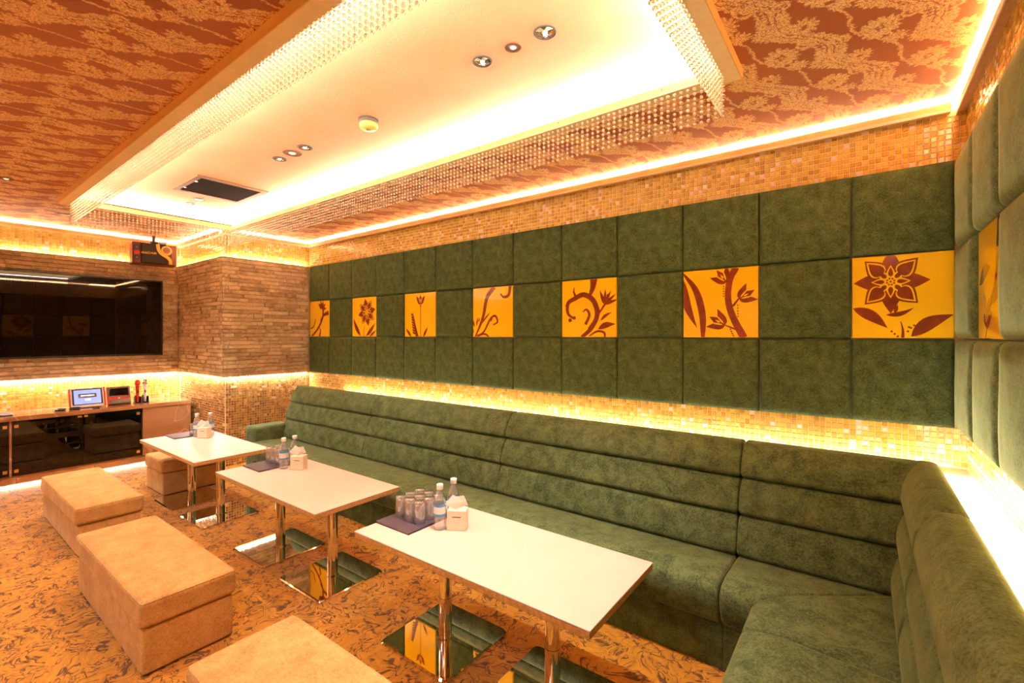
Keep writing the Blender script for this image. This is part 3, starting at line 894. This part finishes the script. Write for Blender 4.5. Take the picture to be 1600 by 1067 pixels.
sr = sofa
SEAT_R = round_poly([(-.34, .375), (-.25, .396), (.12, .372), (.12, .22), (-.30, .205), (-.352, .29)], [.04, .08, .01, .01, .03, .06], 5)
BASE_R = round_poly([(-.28, 0), (-.28, .222), (.2, .222), (.2, 0)], .004, 2)
local(sweep('seat_cushion', SEAT_R, 1.812, 2.0, M['green'], sr, mapR, 0, .889, .02, ref=-.352), sr)
local(sweep('seat_cushion', SEAT_R, .25, 1.808, M['green'], sr, mapR, r=.02), sr)
local(sweep('seat_cushion', SEAT_R, -1.5, .246, M['green'], sr, mapR, r=.02), sr)
for a, b_ in ((1.811, 2.085), (.25, 1.809), (-1.5, .248)):
    local(sweep('base_panel', BASE_R, a, b_, M['green'], sr, mapR, r=.003), sr)
def ribR(f0, f1, z0, z1, top=False): return rib(f0, f1, z0, z1, .205 if not top else .262, bulge=.016, top=top)
for a, b_ in ((1.90, 2.62), (.30, 1.897), (-1.5, .297)):
    for k, (f0, f1, z0, z1, tp_) in enumerate(((.098, .115, .372, .553, False), (.115, .135, .557, .717, False), (.130, .165, .721, .885, True))):
        e1 = b_ if b_ < 2.5 else (2.372, 2.412, 2.62)[k] + (.0 if k < 2 else .0)
        local(sweep('back_channel', ribR(f0, f1, z0, z1, tp_), a, e1, M['green'], sr, mapR, r=.03), sr)
local(MB().box(.212, .258, -1.5, 2.64, 0, .715).make('back_board', M['green'], sr), sr)

# ---------------------------------------------------------------- tables
def make_table(cx, offs, label, group):
    t = thing('low_table', label, 'table', (cx, 1.535, 0), 0, group)
    h = .513; L, W = 1.20, .535
    o = rbox('tabletop', -L/2, L/2, -W/2, W/2, h-.006, h, .002, M['tabletop'], t, 2)
    rbox('wood_edge', -L/2+.001, L/2-.001, -W/2+.001, W/2-.001, h-.030, h-.0062, .004, M['plyedge'], t, 2)
    for dx in offs:
        b = rbox('base_plate', dx-.215, dx+.215, -.205, .215, 0, .012, .005, M['base_chrome'], t, 2)
        # rounded plan corners
        bm = bmesh.new(); P = round_poly([(dx-.215, -.205), (dx+.215, -.205), (dx+.215, .215), (dx-.215, .215)], .035, 6)
        lo = [bm.verts.new((x, y, 0)) for x, y in P]; mid = [bm.verts.new((x, y, .008)) for x, y in P]
        P2 = round_poly([(dx-.209, -.199), (dx+.209, -.199), (dx+.209, .209), (dx-.209, .209)], .031, 6)
        hi = [bm.verts.new((x, y, .013)) for x, y in P2]; n = len(P)
        for k in range(n):
            q = (k+1) % n
            bm.faces.new((lo[k], lo[q], mid[q], mid[k])); bm.faces.new((mid[k], mid[q], hi[q], hi[k]))
        bm.faces.new(hi); bm.faces.new(lo[::-1])
        me = bpy.data.meshes.new('base_plate'); bm.to_mesh(me); bm.free(); me.materials.append(M['base_chrome']); b.data = me
        MB().lathe([(.030, .014), (.030, h-.036)], 32, (dx, .01, 0), False, False).make('pedestal', M['chrome'], t, True)
        MB().lathe([(.0315, .190), (.0315, .195)], 32, (dx, .01, 0), False, False).make('joint_ring', M['chrome'], t, True)
        MB().lathe([(.038, .0132), (.038, .018)], 32, (dx, .01, 0)).make('foot_flange', M['chrome'], t)
        MB().box(dx-.09, dx+.09, -.08, .10, h-.036, h-.0305).make('mounting_plate', M['black'], t)
    return t
make_table(-1.257, (-.293, .293), 'cream-topped low table nearest the camera, on two chrome pedestals', 'low tables')
make_table(-2.79, (-.30, .31), 'middle cream-topped low table of the row, on two chrome pedestals', 'low tables')
make_table(-4.355, (-.265, .325), 'farthest cream-topped low table, in front of the mosaic column', 'low tables')

# ---------------------------------------------------------------- ottomans
def make_ottoman(x0, x1, y0, y1, label, rz=0):
    cx, cy = (x0+x1)/2, (y0+y1)/2; a, b = (x1-x0)/2, (y1-y0)/2
    t = thing('ottoman', label, 'ottoman', (cx, cy, 0), rz, 'tan velvet ottomans')
    rbox('body', -a+.012, a-.012, -b+.012, b-.012, .006, .196, .012, M['tan'], t, 3)
    lid = rbox('lid', -a, a, -b, b, .200, .312, .022, M['tan'], t, 4)
    # piping around the top edge
    P = round_poly([(-a+.006, -b+.006), (a-.006, -b+.006), (a-.006, b-.006), (-a+.006, b-.006)], .02, 4); P.append(P[0])
    V, F = tube([(x, y, .305) for x, y in P], .0028, 6); mesh('piping', V, F, M['tan'], lid, True)
    MB().box(-a+.03, a-.03, -b+.03, b-.03, 0, .006).make('foot_frame', M['black'], t)
    return t
make_ottoman(-3.47, -2.345, .60, .97, 'long tan velvet ottoman in the middle of the row of three')
make_ottoman(-5.11, -3.955, .685, 1.04, 'long tan velvet ottoman nearest the screen cabinet, last of the row')
make_ottoman(-1.80, -.66, .58, .955, 'tan velvet ottoman cut off by the bottom edge of the photo')
make_ottoman(-5.33, -4.86, 1.40, 1.86, 'square brown-tan ottoman tucked under the farthest table')

# ---------------------------------------------------------------- table items
HT = .5135
def menu(x0, y0, where):
    t = thing('menu_book', 'closed dark purple menu book lying on the %s' % where, 'menu', (x0, y0, HT), 0, 'menu books on the tables')
    rbox('cover', 0, .235, 0, .31, 0, .002, .0006, M['menu'], t, 1)
    MB().box(.004, .228, .004, .306, .0022, .0056).make('pages', M['paper'], t)
    rbox('cover', 0, .235, 0, .31, .0058, .0078, .0006, M['menu'], t, 1)
    rbox('spine', -.003, 0, 0, .31, 0, .0078, .0006, M['menu'], t, 1)
    return t
for x0, y0, wname in ((-1.857, 1.385, 'nearest table'), (-3.385, 1.435, 'middle table'), (-4.965, 1.45, 'farthest table')): menu(x0, y0, wname)
gl = MB().lathe([(.0, .0), (.0275, .0), (.0272, .03), (.0262, .08), (.0255, .098), (.0235, .100), (.0, .100)], 16, capb=False, capt=False)
glin = MB().lathe([(.0262, .001), (.0250, .05), (.0238, .080), (.012, .084), (.0, .085)], 16, capb=False, capt=False)
GLM = None
def tumbler(x, y, z, label, group):
    global GLM
    if GLM is None:
        t = thing('tumbler', label, 'glass', (x, y, z), 0, group)
        g2 = MB().lathe([(.0265, .0), (.0278, .0), (.0276, .03), (.0266, .08), (.0258, .097), (.0240, .101), (.0, .101)], 16, capb=False, capt=False)
        g2.make('bowl', M['glass'], t, True)
        MB().lathe([(.0265, .0), (.0254, .05), (.0240, .082), (.012, .086), (.0, .0865)], 16, capb=False, capt=False).make('inner_wall', M['glass'], t, True)
        GLM = t; return t
    return copy_thing(GLM, (x, y, z), random.uniform(0, 6), label, group)
ZM = HT+.0079
for x0, y0, pts, wname in ((-1.857, 1.385, [(i, j) for i in range(3) for j in range(3)], 'nearest'), (-3.385, 1.435, [(i, j) for i in range(3) for j in range(2)], 'middle'), (-4.965, 1.45, [(i, j) for i in range(2, 3) for j in range(2)]+[(1, 1)], 'farthest')):
    for i, j in pts:
        spot_ = ('left', 'centre', 'right')[i] + ' of the ' + (('front', 'middle', 'back') if wname == 'nearest' else ('front', 'back'))[j] + ' row'
        tumbler(x0+.048+i*.067, y0+(.115 if wname == 'nearest' else .16)+j*.062, ZM, 'upturned tumbler at the %s on the %s table' % (spot_, wname), 'upturned tumblers on the %s table' % wname)
BOT = None
def bottle(x, y, label, group):
    global BOT
    if BOT is None:
        t = thing('water_bottle', label, 'bottle', (x, y, HT), 0, group)
        P = [(.0, 0), (.024, 0), (.029, .006), (.029, .05), (.0275, .055), (.029, .06), (.029, .12), (.027, .13), (.020, .155), (.0135, .172), (.0125, .182)]
        MB().lathe(P, 20, capb=False, capt=False).make('bottle_body', M['water'], t, True)
        V = []; mb = MB().lathe([(.0294, .062), (.0294, .118)], 20, capb=False, capt=False); mb.make('label', M['blue'], t, True)
        MB().lathe([(.0296, .074), (.0296, .106)], 20, capb=False, capt=False).make('label_band', M['white'], t, True)
        MB().lathe([(.0135, .182), (.0155, .182), (.0155, .203), (.014, .206), (.0, .206)], 16, capb=False, capt=False).make('cap', M['cap'], t, True)
        BOT = t; return t
    return copy_thing(BOT, (x, y, HT), random.uniform(0, 6), label, group)
def tissue(x, y, rz, wname):
    t = thing('tissue_box', 'cream carton of tissues with white sheets sticking up on the %s table' % wname, 'tissue box', (x, y, HT), rz, 'tissue cartons on the tables')
    rbox('carton', -.045, .045, -.03, .03, 0, .092, .003, M['carton'], t, 2)
    MB().box(-.02, .02, -.0312, -.0302, .060, .064).make('printed_line', M['grey'], t)
    for k, (dx, a, s_) in enumerate(((-.012, .2, .046), (.012, -.45, .04), (0, .9, .038))):
        y_ = -.014+.013*k
        P = [(dx+s_*math.cos(a+q*PI/2), y_+.004*math.sin(q*2+k), .122+s_*.8*math.sin(a+q*PI/2)) for q in range(4)]
        V = [(p[0], p[1]-.0015, p[2]) for p in P] + [(p[0], p[1]+.0015, p[2]) for p in P]
        V = [(v[0], v[1], max(v[2], .0925)) for v in V]
        mesh('tissue_sheet', V, [(0, 1, 2, 3), (7, 6, 5, 4), (0, 4, 5, 1), (1, 5, 6, 2), (2, 6, 7, 3), (3, 7, 4, 0)], M['paper'], t)
for wname, bx, by, cx, cy, tx, ty in (('nearest', -1.566, 1.525, -1.575, 1.625, -1.500, 1.575), ('middle', -3.115, 1.58, -3.122, 1.66, -3.02, 1.635), ('farthest', -4.695, 1.61, -4.65, 1.70, -4.60, 1.635)):
    bottle(bx, by, 'water bottle with white cap and blue label beside the tumblers on the %s table' % wname, 'water bottles on the tables')
    bottle(cx, cy, 'water bottle half hidden behind the tissue carton on the %s table' % wname, 'water bottles on the tables')
    tissue(tx, ty, .55, wname)

# ---------------------------------------------------------------- screen
tv = thing('television', 'large black flat screen set into the stone wall', 'television', (XS+.014, (TVY0+TVY1)/2, TVZ0))
hw = (TVY1-TVY0)/2-.004; hh = TVZ1-TVZ0-.004
MB().box(0, .004, -hw, hw, .004, hh).make('backing', M['black'], tv)
for a in ((.004, .036, -hw, hw, .004, .022), (.004, .036, -hw, hw, hh-.014, hh), (.004, .036, -hw, -hw+.014, .022, hh-.014), (.004, .036, hw-.014, hw, .022, hh-.014)):
    MB().box(*a).make('bezel', M['black'], tv)
MB().box(.005, .030, -hw+.0145, hw-.0145, .0225, hh-.0145).make('screen', M['screen'], tv)

# ---------------------------------------------------------------- cabinet
XD = -6.272
cb = thing('media_cabinet', 'low marble cabinet with smoked glass doors under the screen', 'cabinet', (-6.5, .6, 0))
def cl(o): return local(o, cb)
YL = -1.0
for a, b_ in ((YL, .645), (.645, 1.628), (1.628, 2.085)):
    pass
cl(MB().box(XT+.006, -6.255, YL, 2.085, .616, .655).make('counter_slab', M['marble'], cb))
cl(MB().box(XT+.006, -6.29, YL, 2.085, .085, .10).make('bottom_board', M['marble'], cb))
cl(MB().box(XT+.006, XT+.02, YL, 2.085, .10, .616).make('rear_board', M['dark'], cb))
cl(MB().box(XD-.03, XD+.004, 1.632, 2.085, .10, .615).make('marble_panel', M['marble'], cb))
for y in (.645, 1.142, 1.628): cl(MB().box(XT+.022, XD-.012 if y > 1 else XD+.004, y-.008, y+.008, .101, .615).make('divider', M['marble'] if y < 1 else M['dark'], cb))
cl(MB().box(XT+.006, XD+.004, YL, YL+.02, .101, .615).make('end_panel', M['marble'], cb))
cl(MB().box(-6.30, -6.262, YL, 2.085, .035, .082).make('plinth', M['marble'], cb))
cl(MB().box(XT+.006, -6.42, YL, 2.085, 0, .084).make('plinth_back', M['dark'], cb))
for y in (1.23, .68): cl(MB().box(-6.262, -6.2605, y, y+.003, .036, .081).make('plinth_joint', M['dark'], cb))
def door(y0, y1, hinge):
    d = cl(MB().box(XD-.006, XD, y0, y1, .108, .606).make('glass_door', M['smoked'], cb))
    for z in (.150, .565):
        y = y0+.012 if hinge < 0 else y1-.040
        o = MB().box(XD, XD+.008, y, y+.028, z-.014, z+.014).make('hinge_clip', M['gold'], d)
    yk = y1-.035 if hinge < 0 else y0+.008
    o = MB().box(XD, XD+.008, yk, yk+.028, .585, .604).make('latch', M['gold'], d)
door(YL+.03, .636, 1); door(.656, 1.139, -1); door(1.145, 1.618, 1)
# equipment behind the doors
def rack(y0, y1, z0, z1, label, n):
    t = thing('amplifier', label, 'amplifier', (-6.5, (y0+y1)/2, z0))
    w2 = (y1-y0)/2
    rbox('case', -.14, .10, -w2, w2, 0, z1-z0, .004, M['black'], t, 2)
    for k in range(n): 
        V, F = tube([(.10, -w2*.6+k*.05, (z1-z0)*.5), (.112, -w2*.6+k*.05, (z1-z0)*.5)], .012, 12); mesh('knob', V, F, M['silver'], t)
    MB().box(.10, .102, w2*.3, w2*.8, (z1-z0)*.4, (z1-z0)*.6).make('display', M['bluescreen'], t)
rack(1.19, 1.56, .1005, .23, 'black amplifier low behind the right smoked door of the cabinet', 3)
rack(1.19, 1.56, .2306, .36, 'black amplifier stacked on another behind the right smoked door', 4)
rack(.72, 1.08, .1005, .22, 'black unit dimly seen behind the left smoked door of the cabinet', 2)

# ---------------------------------------------------------------- things on the counter
ZK = .6555
def tablet(y, w_, h_, label, kind):
    t = thing('karaoke_remote', label, 'remote control', (-6.44, y, ZK), 0)
    tilt = -.32
    def part(nm, a, mat, r=.004):
        return rbox(nm, *a, r, mat, t, 2, None, (0, tilt, 0))
    if kind == 0:
        part('body', (-.022, .0, -w_/2, w_/2, .008, h_), M['white'], .006)
        part('side_grip', (-.026, .002, -w_/2-.012, -w_/2-.0005, .010, h_-.003), M['red'])
        part('side_grip', (-.026, .002, w_/2+.0005, w_/2+.012, .010, h_-.003), M['red'])
        part('bezel', (.0005, .0022, -w_/2+.013, w_/2-.013, .034, h_-.012), M['black'], .0008)
        part('display', (.0025, .0035, -w_/2+.026, w_/2-.026, .042, h_-.024), M['bluescreen'], .0004)
        part('dialog_box', (.0037, .0043, -w_*.27, w_*.27, h_*.50, h_*.70), M['grey'], .0003)
        part('dialog_text', (.0045, .005, -w_*.2, w_*.2, h_*.58, h_*.63), M['screen_white'], .0002)
        part('dialog_button', (.0045, .005, -.022, .022, h_*.36, h_*.44), M['screen_white'], .0002)
        MB().box(-.09, -.012, -w_*.4, w_*.4, 0, .012).make('stand', M['grey'], t)
    else:
        part('body', (-.026, .0, -w_/2, w_/2, .006, h_), M['red'], .006)
        part('bezel', (.0005, .004, -w_/2+.006, w_/2-.006, h_*.44, h_-.004), M['grey'], .001)
        part('display', (.0045, .0055, -w_/2+.018, w_/2-.018, h_*.50, h_-.022), M['screen'], .0004)
        for k in range(5):
            part('button', (.0005, .005, -w_*.36+k*w_*.155, -w_*.36+k*w_*.155+.018, h_*.34, h_*.40), M['white'] if k == 2 else M['red'], .001)
        part('bumper', (.0005, .034, -w_/2+.008, w_/2-.008, .006, h_*.30), M['grey'], .012)
        MB().box(-.09, -.014, -w_*.4, w_*.4, 0, .012).make('stand', M['grey'], t)
tablet(1.218, .265, .215, 'white-framed tablet remote with red sides and lit blue screen', 0)
tablet(1.475, .200, .205, 'red and grey remote with a dark screen, right of the white one', 1)
def mic_stand():
    t = thing('microphone_stand', 'black twin holder for microphones at the right end of the counter', 'stand', (-6.45, 1.665, ZK))
    for dy in (-.034, .034):
        MB().box(-.04, .04, dy-.030, dy+.030, 0, .010).make('holder_foot', M['black'], t)
        for s_ in (-1, 1): MB().box(-.03, .03, dy+s_*.024-.004, dy+s_*.024+.004, .010, .072).make('holder_prong', M['black'], t)
        MB().box(-.032, -.024, dy-.02, dy+.02, .010, .085).make('holder_back', M['black'], t)
mic_stand()
def mic(y, m_, label, lean):
    t = thing('microphone', label, 'microphone', (-6.445, y, ZK+.0105), 0, 'microphones in the holder')
    t.rotation_euler = (0, lean, 0)
    MB().lathe([(.011, 0), (.013, .01), (.0155, .15), (.020, .18), (.020, .19)], 16).make('handle', m_, t, True)
    MB().lathe([(.0205, .191), (.025, .20), (.026, .215), (.022, .235), (.012, .247), (.002, .25)], 16).make('grille', m_ if m_ != M['white'] else M['silver'], t, True)
    MB().box(.0148, .0165, -.006, .006, .10, .13).make('switch', M['black'], t)
mic(1.631, M['red'], 'red microphone upright in the left half of the holder', -.03)
mic(1.699, M['white'], 'pale microphone upright in the right half of the holder', -.03)
for y, lb in ((.998, 'left of the two small dark dishes on the counter'), (1.105, 'right one of the two small dark dishes, nearer the white tablet')):
    t = thing('ashtray', lb, 'dish', (-6.40, y, ZK), 0, 'small dark dishes on the counter')
    MB().lathe([(.036, 0), (.045, .012), (.045, .018), (.041, .018), (.036, .006)], 24, capt=True).make('bowl', M['black'], t, True)
    MB().lathe([(.041, .0181), (.046, .0181), (.046, .020), (.041, .020)], 24, capb=False, capt=False).make('rim', M['silver'], t, True)
t = thing('menu_book', 'grey-purple booklet at the left edge of the photo on the counter', 'menu', (-6.56, .50, ZK))
rbox('cover', 0, .20, 0, .17, 0, .012, .002, M['menu'], t, 1); MB().box(.005, .198, .001, .172, .003, .009).make('pages', M['paper'], t)
V, F = tube([(-6.37, 1.24, ZK+.006), (-6.33, 1.27, ZK+.006), (-6.29, 1.275, ZK+.006)], [.006, .0065, .006], 8)
o = mesh('stylus', V, F, M['black'], None, True); tag(o, 'thin black stylus lying in front of the white tablet', 'pen')

# ---------------------------------------------------------------- speaker
sp = thing('wall_speaker', 'black and yellow karaoke speaker hung under the ceiling above the screen', 'speaker', (-6.42, 1.785, 2.215), -.12)
w2 = .203
rbox('cabinet', -.20, 0, -w2, w2, .0, .235, .006, M['maroon'], sp, 2)
g = rbox('front_grille', .001, .018, -w2+.075, w2-.095, .006, .228, .012, M['speakerblack'], sp, 3)
# logo lettering
cu = bpy.data.curves.new('logo', 'FONT'); cu.body = 'clubDAM'; cu.size = .036; cu.align_x = 'CENTER'; cu.extrude = .0008; cu.offset = .0008
tmp = bpy.data.objects.new('tmp', cu); COL.objects.link(tmp)
me = bpy.data.meshes.new_from_object(tmp.evaluated_get(bpy.context.evaluated_depsgraph_get())); bpy.data.objects.remove(tmp)
me.materials.append(M['speakeryellow'])
link('lettering', me, None, g, (.0200, -.060, .112), (PI/2, 0, PI/2))
for z in (.062, .178):
    V, F = tube([(.0, -w2+.038, z), (.006, -w2+.038, z)], .028, 20); wf_ = mesh('woofer', V, F, M['black'], sp)
    V, F = tube([(.006, -w2+.038, z), (.009, -w2+.038, z)], .012, 16); mesh('dust_cap', V, F, M['grey'], wf_)
MB().box(.0, .005, -w2+.016, -w2+.062, .10, .14).make('badge', M['red'], sp)
# yellow swoosh with horn
br = stroke([(.02, .232), (.028, .17), (.055, .125), (.115, .085), (.138, .05), (.140, .012)], .035, .03, .03) 
V = []; F = []
def slab(polys, x0, x1):
    V = []; F = []
    for P in polys:
        n = len(P); n0 = len(V)
        V += [(x0, p.x, p.y) for p in P] + [(x1, p.x, p.y) for p in P]
        F += [tuple(n0+n+k for k in range(n)), tuple(n0+k for k in reversed(range(n)))]
        F += [(n0+k, n0+(k+1) % n, n0+n+(k+1) % n, n0+n+k) for k in range(n)]
    return V, F
V, F = slab(br, .0005, .026); sw = mesh('yellow_band', V, F, M['speakeryellow'], sp)
V, F = tube([(.002, .102, .168), (.030, .102, .168)], [.056, .050], 24); mesh('horn_ring', V, F, M['speakeryellow'], sp, False)
V, F = tube([(.0305, .102, .168), (.033, .102, .168)], [.034, .030], 20); mesh('horn_cone', V, F, M['speakerbrown'], sp)
for k in range(4): MB().box(.0005, .014, w2-.050+k*.012, w2-.042+k*.012, .010, .215).make('rib', M['speakerbrown'], sp)
MB().box(-.12, -.04, -.035, .035, .2355, .262).make('bracket', M['black'], sp)
MB().lathe([(.018, .262), (.018, .3345)], 12, (-.08, 0, 0)).make('bracket_post', M['grey'], sp)
MB().box(-.03, .03, .04, .10, .236, .262).make('clamp', M['silver'], sp)

# ---------------------------------------------------------------- ceiling fittings
def downlight(x, y, z, r, label, dark, group):
    t = thing('downlight', label, 'ceiling light', (x, y, z), 0, group)
    # trim ring hangs just below the ceiling, reflector cone rises towards the lamp
    ring = [(r, 0), (r, -.003), (r*.86, -.005), (r*.84, -.001)]
    MB().lathe(ring, 24, capb=False, capt=False).make('trim_ring', M['grey'] if not dark else M['speakerbrown'], t, True)
    if dark:
        MB().lathe([(r*.85, -.001), (r*.5, -.0035), (r*.45, -.001)], 24, capb=False, capt=False).make('baffle', M['speakerbrown'], t, True)
        MB().lathe([(r*.34, -.0035), (r*.25, -.006), (0, -.009)], 16, capb=False, capt=False).make('lamp', M['lampglow'], t, True)
    else:
        V = []; F = []; n = 8
        for k in range(n):
            a = 2*PI*k/n; V.append((r*.84*math.cos(a), r*.84*math.sin(a), -.001))
        for k in range(n):
            a = 2*PI*(k+.5)/n; V.append((r*.4*math.cos(a), r*.4*math.sin(a), -.0045))
        V.append((0, 0, -.002))
        for k in range(n): F += [(k, (k+1) % n, n+k), (n+k, (k+1) % n, n+(k+1) % n), (n+k, n+(k+1) % n, 2*n)]
        mesh('reflector', V, F, M['reflector'], t)
        MB().lathe([(r*.22, -.006), (r*.18, -.009), (0, -.010)], 12, capb=False, capt=False).make('lamp', M['lampglow'], t, True)
    return t
def row3(xs, y, where):
    downlight(xs[0], y, ZT, .048, 'faceted downlight nearest the camera in the %s trio' % where, False, 'ceiling downlights')
    downlight(xs[1], y, ZT, .062 if where == 'middle' else .037, 'brown-ringed downlight at the centre of the %s trio' % where, True, 'ceiling downlights')
    downlight(xs[2], y, ZT, .046, 'faceted downlight farthest from the camera in the %s trio' % where, False, 'ceiling downlights')
row3((-1.026, -1.188, -1.36), 1.588, 'nearest'); row3((-2.91, -3.07, -3.24), 1.615, 'middle'); row3((-4.79, -5.0, -5.16), 1.66, 'farthest')
downlight(-4.97, .49, ZC, .045, 'small downlight in the patterned ceiling at the left edge of the photo', True, 'ceiling downlights')
sd = thing('smoke_detector', 'round yellowish smoke detector on the cream tray ceiling', 'smoke detector', (-2.25, 1.63, ZT))
MB().lathe([(.055, 0), (.055, -.020), (.050, -.024)], 28, capt=False).make('base', M['grey'], sd, True)
MB().lathe([(.051, -.0245), (.052, -.040), (.044, -.052), (.0, -.056)], 28, capb=False, capt=False).make('cover', M['detector'], sd, True)
MB().lathe([(.016, -.0565), (.012, -.061), (0, -.062)], 16, capb=False, capt=False).make('sensor', M['gold'], sd, True)
av = thing('air_vent', 'square brown air vent with dark mesh in the cream tray ceiling', 'vent', (-4.33, 1.66, ZT))
ax_, ay_ = .275, .265
for a in ((-ax_, ax_, -ay_, -ay_+.04), (-ax_, ax_, ay_-.04, ay_), (-ax_, -ax_+.04, -ay_+.04, ay_-.04), (ax_-.04, ax_, -ay_+.04, ay_-.04)):
    MB().box(*a, -.010, 0).make('frame', M['speakerbrown'], av)
MB().box(-ax_+.042, ax_-.042, -ay_+.042, ay_-.042, -.006, 0).make('mesh_panel', M['grille'], av)
for dx in (-.12, .12): MB().lathe([(.010, -.010), (.010, -.014), (0, -.015)], 12, (dx, -ay_+.045, 0), capb=False, capt=False).make('catch', M['cap'], av, True)
ld = thing('slot_diffuser', 'long thin dark slot vent in the patterned ceiling before the screen wall', 'vent', (-6.0, 1.62, ZC))
MB().box(-.022, .022, -.43, .43, -.004, 0).make('frame', M['silver'], ld); MB().box(-.013, .013, -.42, .42, -.006, -.0041).make('slot', M['black'], ld)
ld = thing('slot_diffuser', 'short slot vent in the patterned ceiling near the screen wall, left of the tray', 'vent', (-6.0, .98, ZC))
MB().box(-.03, .03, -.07, .07, -.004, 0).make('frame', M['grey'], ld); MB().box(-.015, .015, -.06, .06, -.006, -.0041).make('slot', M['silver'], ld)

# ---------------------------------------------------------------- bead curtain round the tray
def bead_side(a, b_, label):
    a, b_ = Vector(a), Vector(b_); L = (b_-a).length; n = int(L/.029); mb = MB()
    ico = bmesh.new(); bmesh.ops.create_icosphere(ico, subdivisions=1, radius=.0082)
    ico.verts.ensure_lookup_table()
    BV = [tuple(v.co) for v in ico.verts]; BF = [tuple(v.index for v in f.verts) for f in ico.faces]; ico.free()
    th = MB()
    for i in range(n+1):
        p = a.lerp(b_, i/n)
        for k in range(8):
            z = 2.4925-k*.0222
            mb.add([(p.x+v[0], p.y+v[1], z+v[2]) for v in BV], BF)
        th.box(p.x-.0004, p.x+.0004, p.y-.0004, p.y+.0004, 2.337, 2.505)
    n0 = len(mb.V)
    mb.add(th.V, th.F)
    o = mb.make('bead_curtain', M['crystal'], None, True); tag(o, label, 'bead curtain', 'crystal bead fringes round the tray', 'stuff')
q = .008
bead_side((TX0-q, TY1+q, 0), (TX1+q, TY1+q, 0), 'crystal bead fringe along the tray edge facing the padded wall')
bead_side((TX0-q, TY0-q, 0), (TX1+q, TY0-q, 0), 'crystal bead fringe along the left long edge of the tray')
bead_side((TX0-q, TY0+.03, 0), (TX0-q, TY1-.02, 0), 'crystal bead fringe along the far short edge of the tray')
bead_side((TX1+q, TY0+.03, 0), (TX1+q, TY1-.02, 0), 'crystal bead fringe along the near right short edge of the tray')
